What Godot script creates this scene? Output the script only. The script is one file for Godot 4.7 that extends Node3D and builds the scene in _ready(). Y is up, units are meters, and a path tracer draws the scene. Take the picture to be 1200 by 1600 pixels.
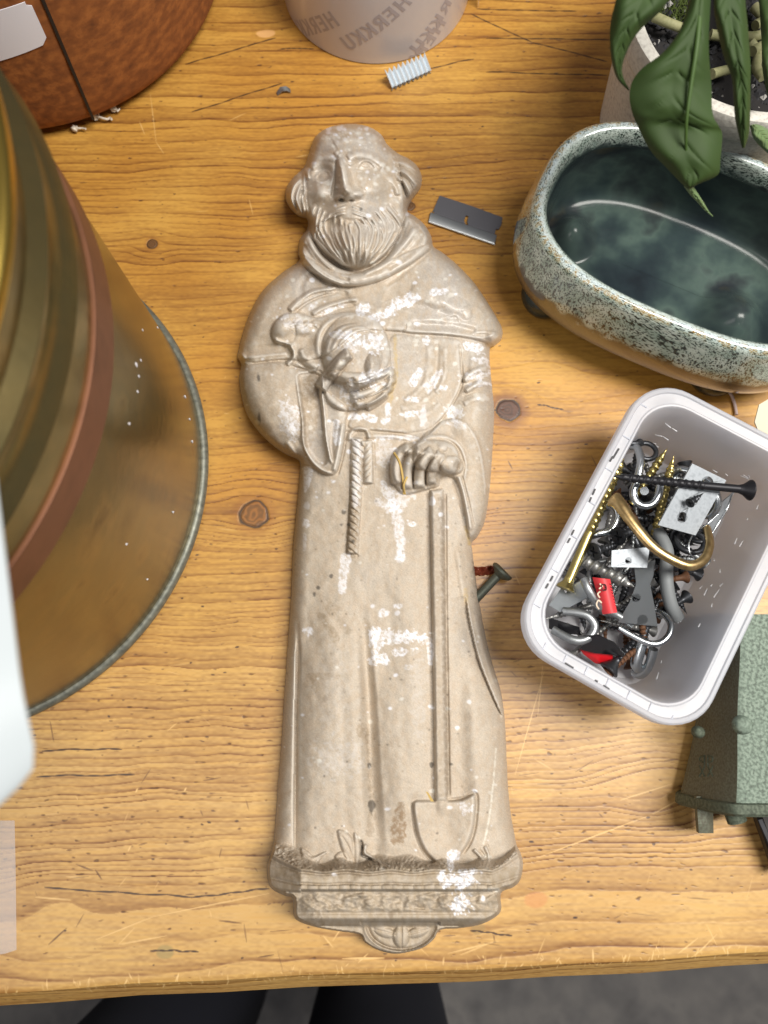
extends Node3D
# A plaster relief figure of a bearded gardener monk on a pine workbench, seen from above.

const TY := 0.75           # height of the table top
const EYE := 0.37          # camera above the table top
const TILT := 0.2007       # 11.5 degrees
var rng := RandomNumberGenerator.new()
var noise := FastNoiseLite.new()
var taken := {}
var M := {}

# ------------------------------------------------------------------ scene bookkeeping
func numbered(n: String) -> String:
	if not taken.has(n):
		taken[n] = 0
		return n
	taken[n] += 1
	return "%s_%03d" % [n, taken[n]]

func thing(called: String, label: String, category: String, at := Vector3.ZERO, group := "") -> Node3D:
	var o := Node3D.new()
	o.name = numbered(called)
	add_child(o)
	o.position = at
	o.set_meta("label", label)
	o.set_meta("category", category)
	if group:
		o.set_meta("group", group)
	return o

func part(called: String, mesh: Mesh, m: Material, parent: Node3D) -> MeshInstance3D:
	var o := MeshInstance3D.new()
	o.name = called
	o.mesh = mesh
	o.material_override = m
	parent.add_child(o, true)
	# shapes are written in place; bring them into the thing's own axes
	var p: Node3D = parent
	var t := Transform3D()
	while p != self:
		t = p.transform * t
		p = p.get_parent()
	o.transform = t.affine_inverse()
	return o

func tag(o: Node3D, label: String, category: String, group := "") -> void:
	o.set_meta("label", label)
	o.set_meta("category", category)
	if group:
		o.set_meta("group", group)

# ------------------------------------------------------------------ where a point of the photograph lies in the world
func P(u: float, v: float, h := 0.0) -> Vector3:
	var d := Vector3((u - 600.0) / 1200.0, -cos(TILT) - sin(TILT) * (v - 800.0) / 1200.0, -sin(TILT) + cos(TILT) * (v - 800.0) / 1200.0)
	var s := (EYE - h) / (-d.y)
	return Vector3(d.x * s, TY + h, d.z * s)

func hash1(n: float) -> float:
	return fposmod(sin(n * 127.1 + 311.7) * 43758.5453, 1.0)

# ------------------------------------------------------------------ meshes: V vertices, I triangles seen counterclockwise from outside
func build(V: PackedVector3Array, I: PackedInt32Array, crease := 40.0, UV := PackedVector2Array(), C := PackedColorArray(), closed := true) -> ArrayMesh:
	var nf := I.size() / 3
	if closed:
		var c := Vector3.ZERO
		for v in V:
			c += v
		c /= maxf(1.0, V.size())
		var vol := 0.0
		for f in nf:
			vol += (V[I[f * 3]] - c).dot((V[I[f * 3 + 1]] - c).cross(V[I[f * 3 + 2]] - c))
		if vol < 0.0:
			for f in nf:
				var k := I[f * 3 + 1]
				I[f * 3 + 1] = I[f * 3 + 2]
				I[f * 3 + 2] = k
	var fn := PackedVector3Array()
	var fa := PackedVector3Array()
	fn.resize(nf)
	fa.resize(nf)
	var around := []
	around.resize(V.size())
	for i in V.size():
		around[i] = PackedInt32Array()
	for f in nf:
		var a := V[I[f * 3]]
		var n := (V[I[f * 3 + 1]] - a).cross(V[I[f * 3 + 2]] - a)
		fa[f] = n
		fn[f] = n.normalized()
		for k in 3:
			around[I[f * 3 + k]].append(f)
	var lim := cos(deg_to_rad(crease))
	var ov := PackedVector3Array()
	var on := PackedVector3Array()
	var ou := PackedVector2Array()
	var oc := PackedColorArray()
	ov.resize(nf * 3)
	on.resize(nf * 3)
	if UV.size():
		ou.resize(nf * 3)
	if C.size():
		oc.resize(nf * 3)
	for f in nf:
		for k in 3:
			var i := I[f * 3 + [0, 2, 1][k]]
			var n := Vector3.ZERO
			for g in around[i]:
				if fn[f].dot(fn[g]) >= lim:
					n += fa[g]
			var at := f * 3 + k
			ov[at] = V[i]
			on[at] = n.normalized() if n.length_squared() > 1e-30 else Vector3.UP
			if UV.size():
				ou[at] = UV[i]
			if C.size():
				oc[at] = C[i]
	var A := []
	A.resize(Mesh.ARRAY_MAX)
	A[Mesh.ARRAY_VERTEX] = ov
	A[Mesh.ARRAY_NORMAL] = on
	if UV.size():
		A[Mesh.ARRAY_TEX_UV] = ou
	if C.size():
		A[Mesh.ARRAY_COLOR] = oc
	var m := ArrayMesh.new()
	m.add_surface_from_arrays(Mesh.PRIMITIVE_TRIANGLES, A)
	return m

# rings of equal length joined one after another; cap: fan over the first and the last; loop: last joined to first
func loft(rings: Array, crease := 40.0, cap := true, loop := false, uv := false, closed := true) -> ArrayMesh:
	var V := PackedVector3Array()
	var I := PackedInt32Array()
	var U := PackedVector2Array()
	var n: int = rings[0].size()
	var w := n + 1 if uv else n
	for r in rings.size():
		for k in w:
			V.append(rings[r][k % n])
			if uv:
				U.append(Vector2(float(k) / n, float(r) / maxf(1, rings.size() - 1)))
	var steps := rings.size() if loop else rings.size() - 1
	for r in steps:
		var a := r * w
		var b := ((r + 1) % rings.size()) * w
		for k in n:
			var k2 := k + 1 if uv else (k + 1) % n
			I.append_array([a + k, a + k2, b + k2, a + k, b + k2, b + k])
	if cap and not loop:
		for e in [0, rings.size() - 1]:
			var c := Vector3.ZERO
			for p in rings[e]:
				c += p
			var at := V.size()
			V.append(c / n)
			if uv:
				U.append(Vector2(0.5, 0.0 if e == 0 else 1.0))
			for k in n:
				var k2 := k + 1 if uv else (k + 1) % n
				if e == 0:
					I.append_array([at, e * w + k2, e * w + k])
				else:
					I.append_array([at, e * w + k, e * w + k2])
	return build(V, I, crease, U, PackedColorArray(), closed)

func frame_along(path: Array) -> Array:
	var out := []
	var side := Vector3.ZERO
	for i in path.size():
		var t: Vector3 = (path[mini(i + 1, path.size() - 1)] - path[maxi(i - 1, 0)]).normalized()
		if i == 0:
			side = t.cross(Vector3.UP)
			if side.length() < 0.01:
				side = t.cross(Vector3.RIGHT)
		side = (side - t * side.dot(t)).normalized()
		out.append([side, t.cross(side).normalized(), t])
	return out

func tube(path: Array, radii: Array, segs := 12, flat := 1.0, crease := 50.0) -> ArrayMesh:
	var fr := frame_along(path)
	var rings := []
	for i in path.size():
		var r: float = radii[mini(i, radii.size() - 1)] if radii.size() != 2 else lerpf(radii[0], radii[1], float(i) / (path.size() - 1))
		var ring := []
		for k in segs:
			var a := TAU * k / segs
			ring.append(path[i] + fr[i][0] * cos(a) * r + fr[i][1] * sin(a) * r * flat)
		rings.append(ring)
	return loft(rings, crease)

func smooth3(pts: Array, sub := 5, closed := false) -> Array:
	var out := []
	var n := pts.size()
	for i in (n if closed else n - 1):
		var p0 = pts[(i - 1 + n) % n] if closed or i > 0 else pts[0]
		var p1 = pts[i]
		var p2 = pts[(i + 1) % n]
		var p3 = pts[(i + 2) % n] if closed or i + 2 < n else pts[n - 1]
		for k in sub:
			var t := float(k) / sub
			out.append(0.5 * (2.0 * p1 + (p2 - p0) * t + (2.0 * p0 - 5.0 * p1 + 4.0 * p2 - p3) * t * t + (3.0 * p1 - p0 - 3.0 * p2 + p3) * t * t * t))
	if not closed:
		out.append(pts[n - 1])
	return out

# a lathe about the upright axis through at; profile of (radius, height)
func lathe(profile: Array, at: Vector3, segs := 64, crease := 40.0, uv := false, loop := false) -> ArrayMesh:
	var rings := []
	for p in profile:
		var ring := []
		for k in segs:
			var a := -TAU * k / segs
			ring.append(at + Vector3(cos(a) * p.x, p.y, sin(a) * p.x))
		rings.append(ring)
	return loft(rings, crease, not loop, loop, uv)

# a flat piece cut to an outline: points on the lower face, thickness along up, edges eased by e
func plate(outline: Array, up: Vector3, e := 0.0, crease := 30.0) -> ArrayMesh:
	var n := outline.size()
	var c := Vector3.ZERO
	for p in outline:
		c += p
	c /= n
	var nrm := up.normalized()
	var ax: Vector3 = (outline[1] - outline[0]).normalized()
	ax = (ax - nrm * ax.dot(nrm)).normalized()
	var ay := nrm.cross(ax)
	var poly := PackedVector2Array()
	for p in outline:
		poly.append(Vector2((p - c).dot(ax), (p - c).dot(ay)))
	var tri := Geometry2D.triangulate_polygon(poly)
	var inner := []
	for i in n:
		var d0 := (poly[i] - poly[(i - 1 + n) % n]).normalized()
		var d1 := (poly[(i + 1) % n] - poly[i]).normalized()
		var m := (d0.orthogonal() + d1.orthogonal())
		m = m.normalized() / maxf(0.4, absf(m.normalized().dot(d1.orthogonal())))
		if not Geometry2D.is_point_in_polygon(poly[i] - m * 1e-5, poly):
			m = -m
		inner.append(outline[i] - (ax * m.x + ay * m.y) * e)
	var V := PackedVector3Array()
	var I := PackedInt32Array()
	var eh := nrm * minf(e, up.length() * 0.4)
	for ring in ([[inner, Vector3.ZERO], [outline, eh], [outline, up - eh], [inner, up]] if e > 0.0 else [[outline, Vector3.ZERO], [outline, up]]):
		for p in ring[0]:
			V.append(p + ring[1])
	var rows := V.size() / n
	for r in rows - 1:
		for k in n:
			var k2 := (k + 1) % n
			I.append_array([r * n + k, r * n + k2, (r + 1) * n + k2, r * n + k, (r + 1) * n + k2, (r + 1) * n + k])
	# orientation of the caps follows the side walls
	var area := 0.0
	for i in n:
		area += poly[i].cross(poly[(i + 1) % n])
	for t in tri.size() / 3:
		var a := tri[t * 3]
		var b := tri[t * 3 + 1]
		var d := tri[t * 3 + 2]
		var ccw := (poly[b] - poly[a]).cross(poly[d] - poly[a]) > 0.0
		if ccw != (area > 0.0):
			var k := b
			b = d
			d = k
		var top := (rows - 1) * n
		I.append_array([top + a, top + b, top + d, a, d, b])
	return build(V, I, crease)

# a sheet with a little thickness over a grid of points
func sheet(grid: Array, thick: float, crease := 60.0) -> ArrayMesh:
	var V := PackedVector3Array()
	var I := PackedInt32Array()
	var h := grid.size()
	var w: int = grid[0].size()
	for s in [0.5, -0.5]:
		for j in h:
			for i in w:
				var du: Vector3 = grid[j][mini(i + 1, w - 1)] - grid[j][maxi(i - 1, 0)]
				var dv: Vector3 = grid[mini(j + 1, h - 1)][i] - grid[maxi(j - 1, 0)][i]
				var nn := du.cross(dv).normalized()
				V.append(grid[j][i] + nn * thick * s)
	var o := w * h
	for j in h - 1:
		for i in w - 1:
			var a := j * w + i
			I.append_array([a, a + 1, a + w + 1, a, a + w + 1, a + w])
			I.append_array([o + a, o + a + w + 1, o + a + 1, o + a, o + a + w, o + a + w + 1])
	var edge := PackedInt32Array()
	for i in w:
		edge.append(i)
	for j in range(1, h):
		edge.append(j * w + w - 1)
	for i in range(w - 2, -1, -1):
		edge.append((h - 1) * w + i)
	for j in range(h - 2, 0, -1):
		edge.append(j * w)
	for k in edge.size():
		var a := edge[k]
		var b := edge[(k + 1) % edge.size()]
		I.append_array([b, a, o + a, b, o + a, o + b])
	return build(V, I, crease)

func box(at: Vector3, size: Vector3, b := Basis(), e := 0.0) -> ArrayMesh:
	var o := []
	for q in [[-1, -1], [1, -1], [1, 1], [-1, 1]]:
		o.append(at + b * Vector3(q[0] * size.x / 2, -size.y / 2, q[1] * size.z / 2))
	return plate(o, b * Vector3(0, size.y, 0), e)

# ------------------------------------------------------------------ textures and materials
func tex(w: int, h: int, ramp: Array, freq: float, seed_ := 1, octaves := 4, stretch := Vector2.ONE, kind := FastNoiseLite.TYPE_SIMPLEX_SMOOTH) -> ImageTexture:
	# seamless noise, coloured by a ramp of sRGB colours
	var n := FastNoiseLite.new()
	n.noise_type = kind
	n.seed = seed_
	n.frequency = freq
	n.fractal_octaves = octaves
	var im := n.get_seamless_image(maxi(8, int(w / stretch.x)), maxi(8, int(h / stretch.y)), false, false, 0.2, true)
	im.convert(Image.FORMAT_L8)
	im.resize(w, h, Image.INTERPOLATE_CUBIC)
	var src := im.get_data()
	var lut := PackedByteArray()
	for i in 256:
		var t := i / 255.0 * (ramp.size() - 1)
		var k := mini(int(t), ramp.size() - 2)
		var c: Color = ramp[k].lerp(ramp[k + 1], t - k)
		lut.append_array([c.r8, c.g8, c.b8])
	var out := PackedByteArray()
	out.resize(w * h * 3)
	for i in w * h:
		var s := src[i] * 3
		out[i * 3] = lut[s]
		out[i * 3 + 1] = lut[s + 1]
		out[i * 3 + 2] = lut[s + 2]
	return ImageTexture.create_from_image(Image.create_from_data(w, h, false, Image.FORMAT_RGB8, out))

func mat(called: String, c: Color, rough := 0.6, metal := 0.0) -> StandardMaterial3D:
	var m := StandardMaterial3D.new()
	m.resource_name = called
	m.albedo_color = c
	m.roughness = rough
	m.metallic = metal
	M[called] = m
	return m

func tri(m: StandardMaterial3D, t: Texture2D, scale: float, bump: Texture2D = null, bump_cm := 0.0) -> StandardMaterial3D:
	m.albedo_texture = t
	m.uv1_triplanar = true
	m.uv1_world_triplanar = true
	m.uv1_scale = Vector3.ONE * scale
	if bump:
		m.heightmap_enabled = true
		m.heightmap_texture = bump
		m.heightmap_scale = bump_cm
	return m

func G(v: float) -> Color:
	return Color(v, v, v)

# ------------------------------------------------------------------ the relief figure, modelled as a height over its flat back
const SX0 := 360.0
const SY0 := 184.0
const SS := 1.3
const SW := 364
const SN := 1014
var SE := PackedFloat32Array()   # detail, millimetres
var SD := PackedFloat32Array()   # distance to the outline
var SP := PackedByteArray()      # which part
var SC := PackedColorArray()

func flat_curve(pts: Array, closed := true, sub := 6) -> PackedVector2Array:
	var a := []
	for i in pts.size() / 2:
		a.append(Vector2(pts[i * 2], pts[i * 2 + 1]))
	return PackedVector2Array(smooth3(a, sub, closed) if sub > 1 else a)

func window(a: PackedVector2Array, pad: float) -> Array:
	var lo := a[0]
	var hi := a[0]
	for p in a:
		lo = lo.min(p)
		hi = hi.max(p)
	return [maxi(0, int((lo.x - pad - SX0) / SS)), maxi(0, int((lo.y - pad - SY0) / SS)), mini(SW - 1, int((hi.x + pad - SX0) / SS) + 1), mini(SN - 1, int((hi.y + pad - SY0) / SS) + 1)]

# distance to a polyline within r, and how far along it (0..1); returns [window, distances, along]
func near(a: PackedVector2Array, r: float, closed: bool) -> Array:
	var w := window(a, r)
	var ww: int = w[2] - w[0] + 1
	var wh: int = w[3] - w[1] + 1
	var D := PackedFloat32Array()
	var L := PackedFloat32Array()
	D.resize(ww * wh)
	L.resize(ww * wh)
	D.fill(r)
	var n := a.size()
	var segs := n if closed else n - 1
	for s in segs:
		var p := a[s]
		var q := a[(s + 1) % n]
		var d := q - p
		var ll := maxf(d.length_squared(), 1e-6)
		var x0 := maxi(w[0], int((minf(p.x, q.x) - r - SX0) / SS))
		var x1 := mini(w[2], int((maxf(p.x, q.x) + r - SX0) / SS) + 1)
		var y0 := maxi(w[1], int((minf(p.y, q.y) - r - SY0) / SS))
		var y1 := mini(w[3], int((maxf(p.y, q.y) + r - SY0) / SS) + 1)
		for j in range(y0, y1 + 1):
			var py := SY0 + j * SS - p.y
			for i in range(x0, x1 + 1):
				var px := SX0 + i * SS - p.x
				var t := clampf((px * d.x + py * d.y) / ll, 0.0, 1.0)
				var ex := px - d.x * t
				var ey := py - d.y * t
				var dd := sqrt(ex * ex + ey * ey)
				var at: int = (j - w[1]) * ww + i - w[0]
				if dd < D[at]:
					D[at] = dd
					L[at] = (s + t) / segs
	return [w, D, L]

# raise (or sink) the inside of an outline, its edge rounded over a width
func layer(pts: Array, amp: float, wide: float, pid := -1, kind := 0, sub := 6) -> void:
	var a := flat_curve(pts, true, sub)
	var q := near(a, wide, true)
	var w: Array = q[0]
	var D: PackedFloat32Array = q[1]
	var k := 0
	for j in range(w[1], w[3] + 1):
		for i in range(w[0], w[2] + 1):
			if Geometry2D.is_point_in_polygon(Vector2(SX0 + i * SS + 0.01373, SY0 + j * SS + 0.00719), a):
				var t := minf(1.0, D[k] / wide)
				SE[j * SW + i] += amp * (sqrt(1.0 - (1.0 - t) * (1.0 - t)) if kind == 0 else t * t * (3.0 - 2.0 * t))
				if pid >= 0:
					SP[j * SW + i] = pid
			k += 1

# a ridge (or groove) along a line; radius tapers
func line(pts: Array, r0: float, amp: float, r1 := -1.0, pid := -1, kind := 0, sub := 5, fade := 0.10) -> void:
	var a := flat_curve(pts, false, sub)
	var rm := maxf(r0, r1)
	if r1 < 0.0:
		r1 = r0
	if amp < 0.0 and r0 <= 6.0:
		amp *= 0.6           # cut lines are fine and shallow in the worn cast
		r0 *= 0.75
		r1 *= 0.75
	var q := near(a, rm, false)
	var w: Array = q[0]
	var D: PackedFloat32Array = q[1]
	var L: PackedFloat32Array = q[2]
	var k := 0
	for j in range(w[1], w[3] + 1):
		for i in range(w[0], w[2] + 1):
			var r := lerpf(r0, r1, L[k])
			if D[k] < r and D[k] < rm:
				var t := D[k] / maxf(r, 0.01)
				var f := (1.0 - t * t) * (1.0 - t * t) if kind == 0 else sqrt(1.0 - t * t)
				SE[j * SW + i] += amp * f * (smoothstep(-0.001, fade, minf(L[k], 1.0 - L[k])) if fade > 0.0 else 1.0)
				if pid >= 0 and t < 0.85:
					SP[j * SW + i] = pid
			k += 1

# a cliff along a line: falls by amp on its right-hand side and eases back over a width
func ledge(pts: Array, wide: float, amp: float, sub := 5) -> void:
	var a := flat_curve(pts, false, sub)
	var q := near(a, wide, false)
	var w: Array = q[0]
	var D: PackedFloat32Array = q[1]
	var L: PackedFloat32Array = q[2]
	var k := 0
	var n := a.size() - 1
	for j in range(w[1], w[3] + 1):
		for i in range(w[0], w[2] + 1):
			if D[k] < wide:
				var s := mini(n - 1, int(L[k] * n))
				var d := a[s + 1] - a[s]
				if d.cross(Vector2(SX0 + i * SS, SY0 + j * SS) - a[s]) > 0.0:
					var t := 1.0 - D[k] / wide
					var fade := minf(1.0, minf(L[k], 1.0 - L[k]) * 8.0)
					SE[j * SW + i] -= amp * t * t * fade
			k += 1

func blob(cx: float, cy: float, rx: float, ry: float, deg: float, amp: float, kind := 0, pid := -1) -> void:
	var c := cos(deg_to_rad(deg))
	var s := sin(deg_to_rad(deg))
	var m := maxf(rx, ry)
	for j in range(maxi(0, int((cy - m - SY0) / SS)), mini(SN - 1, int((cy + m - SY0) / SS) + 1) + 1):
		for i in range(maxi(0, int((cx - m - SX0) / SS)), mini(SW - 1, int((cx + m - SX0) / SS) + 1) + 1):
			var x := SX0 + i * SS - cx
			var y := SY0 + j * SS - cy
			var q := pow((x * c + y * s) / rx, 2.0) + pow((y * c - x * s) / ry, 2.0)
			if q < 1.0:
				SE[j * SW + i] += amp * ((1.0 - q) * (1.0 - q) if kind == 0 else sqrt(1.0 - q))
				if pid >= 0:
					SP[j * SW + i] = pid

func region(pts: Array, pid: int) -> void:
	var a := flat_curve(pts, true, 4)
	var w := window(a, 0.0)
	for j in range(w[1], w[3] + 1):
		for i in range(w[0], w[2] + 1):
			if Geometry2D.is_point_in_polygon(Vector2(SX0 + i * SS + 0.01373, SY0 + j * SS + 0.00719), a):
				SP[j * SW + i] = pid

func soften(times: int, x0 := SX0, y0 := SY0, x1 := 2000.0, y1 := 2000.0) -> void:
	var a := maxi(1, int((x0 - SX0) / SS))
	var b := maxi(1, int((y0 - SY0) / SS))
	var c := mini(SW - 2, int((x1 - SX0) / SS))
	var d := mini(SN - 2, int((y1 - SY0) / SS))
	for n in times:
		var o := SE.duplicate()
		for j in range(b, d + 1):
			for i in range(a, c + 1):
				var k := j * SW + i
				SE[k] = 0.4 * o[k] + 0.15 * (o[k - 1] + o[k + 1] + o[k - SW] + o[k + SW])

# paint on the plaster
func dab(cx: float, cy: float, rx: float, ry: float, deg: float, col: Color, share := 1.0, ragged := 0.35) -> void:
	var c := cos(deg_to_rad(deg))
	var s := sin(deg_to_rad(deg))
	var m := maxf(rx, ry) * 1.4
	for j in range(maxi(0, int((cy - m - SY0) / SS)), mini(SN - 1, int((cy + m - SY0) / SS) + 1) + 1):
		for i in range(maxi(0, int((cx - m - SX0) / SS)), mini(SW - 1, int((cx + m - SX0) / SS) + 1) + 1):
			var u := SX0 + i * SS
			var v := SY0 + j * SS
			var x := u - cx
			var y := v - cy
			var q := sqrt(pow((x * c + y * s) / rx, 2.0) + pow((y * c - x * s) / ry, 2.0)) + ragged * noise.get_noise_2d(u * 6.0, v * 6.0) + ragged * 0.45 * noise.get_noise_2d(u * 15.0 + 900.0, v * 15.0)
			var f := clampf((1.0 - q) * minf(rx, ry) / 1.8 + 0.5, 0.0, 1.0) * share
			if f > 0.0:
				f *= clampf(0.72 + 1.1 * noise.get_noise_2d(u * 11.0 + 70.0, v * 11.0) + 0.7 * noise.get_noise_2d(u * 34.0, v * 34.0), 0.1, 1.0) if rx > 5.0 else 0.9
				SC[j * SW + i] = SC[j * SW + i].lerp(col, clampf(f, 0.0, 1.0))

func daub(pts: Array, r0: float, r1: float, col: Color, share := 1.0, ragged := 0.35) -> void:
	var a := flat_curve(pts, false, 5)
	var rm := maxf(r0, r1) * 1.4
	var q := near(a, rm, false)
	var w: Array = q[0]
	var D: PackedFloat32Array = q[1]
	var L: PackedFloat32Array = q[2]
	var k := 0
	for j in range(w[1], w[3] + 1):
		for i in range(w[0], w[2] + 1):
			if D[k] < rm:
				var u := SX0 + i * SS
				var v := SY0 + j * SS
				var r := lerpf(r0, r1, L[k])
				var t := D[k] / r + ragged * noise.get_noise_2d(u * 6.0, v * 6.0) + ragged * 0.45 * noise.get_noise_2d(u * 15.0 + 900.0, v * 15.0)
				var f := clampf((1.0 - t) * r / 1.8 + 0.5, 0.0, 1.0) * share * clampf(0.75 + 0.9 * noise.get_noise_2d(u * 11.0 + 70.0, v * 11.0) + 0.6 * noise.get_noise_2d(u * 34.0, v * 34.0), 0.1, 1.0)
				SC[j * SW + i] = SC[j * SW + i].lerp(col, clampf(f, 0.0, 1.0))
			k += 1

const OUTLINE := [545, 194, 515, 199, 493, 214, 483, 240, 475, 262, 460, 276, 449, 291, 446, 308, 453, 325, 467, 338, 480, 343, 480, 358, 469, 374, 466, 396, 467, 408, 440, 427, 412, 453, 393, 484, 380, 519, 373, 546, 371, 558, 377, 570, 374, 590, 377, 617, 386, 647, 403, 673, 425, 695, 447, 710, 463, 717, 469, 724, 468, 744, 465, 782, 460, 830, 457, 880, 455, 930, 451, 990, 447, 1050, 443, 1110, 440, 1160, 435, 1220, 431, 1275, 428, 1310, 424, 1330, 418, 1350, 418, 1372, 424, 1388, 444, 1399, 457, 1404, 459, 1430, 468, 1440, 495, 1449, 530, 1455, 562, 1460, 570, 1472, 590, 1484, 615, 1490, 640, 1487, 662, 1480, 678, 1467, 688, 1453, 720, 1450, 752, 1444, 775, 1432, 783, 1420, 783, 1395, 802, 1386, 813, 1374, 817, 1350, 813, 1332, 807, 1320, 802, 1295, 797, 1265, 793, 1220, 790, 1150, 787, 1110, 781, 1075, 770, 1040, 760, 1000, 752, 960, 744, 910, 738, 862, 737, 848, 746, 838, 757, 815, 763, 780, 767, 740, 770, 690, 772, 645, 769, 608, 766, 578, 765, 546, 773, 540, 783, 530, 785, 516, 778, 500, 765, 478, 750, 455, 735, 435, 710, 410, 690, 394, 677, 385, 673, 368, 662, 350, 648, 338, 636, 329, 645, 310, 656, 295, 659, 278, 652, 260, 638, 248, 622, 240, 605, 226, 594, 209, 572, 197]

func sculpt() -> void:
	SE.resize(SW * SN)
	SD.resize(SW * SN)
	SP.resize(SW * SN)
	var a := flat_curve(OUTLINE)
	var far := 60.0
	var q := near(a, far, true)
	var w: Array = q[0]
	SD.fill(-far)
	var k := 0
	for j in range(w[1], w[3] + 1):
		for i in range(w[0], w[2] + 1):
			var inside := Geometry2D.is_point_in_polygon(Vector2(SX0 + i * SS + 0.01373, SY0 + j * SS + 0.00719), a)
			SD[j * SW + i] = q[1][k] if inside else -q[1][k]
			k += 1
	for k2 in range(SW, SW * SN - SW):
		if SD[k2] < 0.0 and SD[k2 - 1] > 0.0 and SD[k2 + 1] > 0.0 and SD[k2 - SW] > 0.0 and SD[k2 + SW] > 0.0:
			SD[k2] = -SD[k2]
		elif SD[k2] > 0.0 and SD[k2 - 1] < 0.0 and SD[k2 + 1] < 0.0:
			SD[k2] = -SD[k2]
	# parts: 0 robe 1 head 2 hair 3 beard 4 hood 5 cape 6 right sleeve 7 left sleeve 8 right hand 9 left hand 10 bundle 11 cord 12 spade 13 plinth 14 corbel 15 ornament 16 right-hand arm
	region([371, 560, 380, 519, 393, 484, 412, 453, 440, 427, 470, 405, 545, 440, 640, 400, 677, 383, 712, 410, 735, 433, 765, 476, 787, 516, 772, 542, 700, 525, 610, 517, 500, 500, 440, 562, 385, 566], 5)

	region([600, 516, 700, 524, 726, 532, 724, 600, 690, 655, 655, 686, 536, 678, 545, 660, 600, 620], 17)

	# --- robe: big shapes first
	blob(600, 600, 200, 260, 0, 9.0)
	blob(610, 1000, 170, 420, 0, 5.0)
	blob(525, 1130, 70, 280, 2, 5.0)           # left thigh and knee
	blob(648, 1150, 60, 270, 0, 3.0)
	blob(745, 1180, 50, 220, 0, 3.0)
	line([563, 930, 570, 1010, 576, 1100, 580, 1200, 585, 1290, 590, 1370], 12, -5.5, 20, -1, 0, 5, 0.35)
	line([548, 960, 552, 1060, 556, 1160, 562, 1260, 566, 1340], 20, 2.0, 24, -1, 0, 5, 0.3)
	line([606, 1040, 610, 1140, 616, 1240, 620, 1340], 22, 1.6, 30, -1, 0, 5, 0.3)
	line([464, 960, 466, 1030, 463, 1120, 462, 1220, 461, 1330], 6, -4.0, 9, -1, 0, 5, 0.3)    # left flap
	ledge([459, 1340, 460, 1220, 461, 1120, 463, 1000], 30, 5.0)
	line([500, 960, 520, 1010, 522, 1080, 515, 1180], 30, 1.2, 30)
	line([625, 890, 640, 1000, 640, 1150, 635, 1300], 28, 1.4, 34)
	line([748, 1010, 744, 1120, 752, 1220, 765, 1300], 26, 1.5, 30)
	line([722, 1000, 722, 1120, 726, 1250], 14, -1.0, 20)
	# right back fold
	ledge([727, 930, 735, 975, 748, 1030, 764, 1072, 778, 1105, 789, 1128], 46, 6.0)
	line([742, 955, 752, 1000, 764, 1040, 774, 1072], 7, 1.6, 5)
	line([714, 850, 727, 940, 745, 1030], 9, 1.2, 6)
	line([787, 1130, 776, 1200, 768, 1270, 758, 1330], 8, -0.8, 12)
	# hem resting on the ground
	layer([427, 1312, 440, 1318, 462, 1322, 468, 1350, 490, 1360, 520, 1352, 560, 1345, 585, 1336, 640, 1355, 700, 1350, 745, 1345, 800, 1330, 808, 1318, 800, 1240, 620, 1230, 440, 1240], 1.0, 26)
	# carved shoes and leaves peeping out below the hem
	layer([470, 1325, 482, 1331, 490, 1338, 503, 1333, 512, 1331, 500, 1344, 494, 1357, 486, 1360, 474, 1348], 2.6, 5)
	line([472, 1329, 488, 1340], 4, -1.6, 3)
	line([510, 1333, 491, 1345], 4, -1.4, 3)
	layer([527, 1300, 535, 1297, 548, 1306, 553, 1320, 553, 1350, 545, 1346, 535, 1330], 2.6, 6)
	line([533, 1305, 545, 1325, 552, 1345], 3, -1.4, 3)
	layer([523, 1338, 534, 1330, 545, 1342, 538, 1348, 527, 1346], 2.0, 5)
	layer([553, 1303, 560, 1308, 563, 1330, 560, 1352, 554, 1352], 2.2, 4)
	line([564, 1312, 566, 1325, 565, 1336, 575, 1340, 590, 1350, 606, 1357], 4, -4.0, 3)
	line([572, 1318, 570, 1332, 582, 1340, 598, 1348, 612, 1354], 4, 2.6, 3)
	line([740, 1327, 748, 1335, 756, 1345], 4, 2.0, 4)
	line([757, 1322, 763, 1334, 764, 1346], 4, 2.0, 4)
	line([749, 1328, 757, 1338], 4, -2.0, 3)
	line([760, 1318, 766, 1334, 767, 1346], 2.5, -1.6, 2.5)

	# --- cape, hood, chest
	layer([366, 562, 380, 519, 393, 484, 412, 453, 440, 427, 470, 400, 545, 430, 640, 392, 677, 383, 712, 410, 735, 433, 765, 476, 792, 516, 775, 543, 762, 536, 735, 528, 690, 523, 640, 520, 607, 517, 560, 520, 500, 560, 440, 562, 400, 567, 375, 570], 3.0, 7)
	line([640, 508, 700, 510, 745, 518], 10, -1.4, 9)
	line([632, 518, 690, 521, 735, 527, 765, 534], 4, 1.0, 4)
	line([380, 548, 420, 543, 448, 541], 9, -1.0, 7)
	line([378, 560, 420, 555, 450, 552], 4, 1.0, 4)
	blob(378, 559, 9, 10, 0, 3.0)
	blob(376, 558, 4, 5, 0, -3.4)
	blob(772, 528, 16, 14, 30, 4.0)
	line([735, 521, 752, 519, 772, 520, 760, 527, 740, 526], 4, 0.9, 4)
	blob(690, 450, 80, 60, 25, 3.5)
	blob(430, 490, 60, 70, 30, 3.0)
	line([640, 450, 690, 470, 740, 490], 22, 1.3, 14)
	line([600, 460, 650, 478, 720, 500], 14, -0.8, 14)
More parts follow.
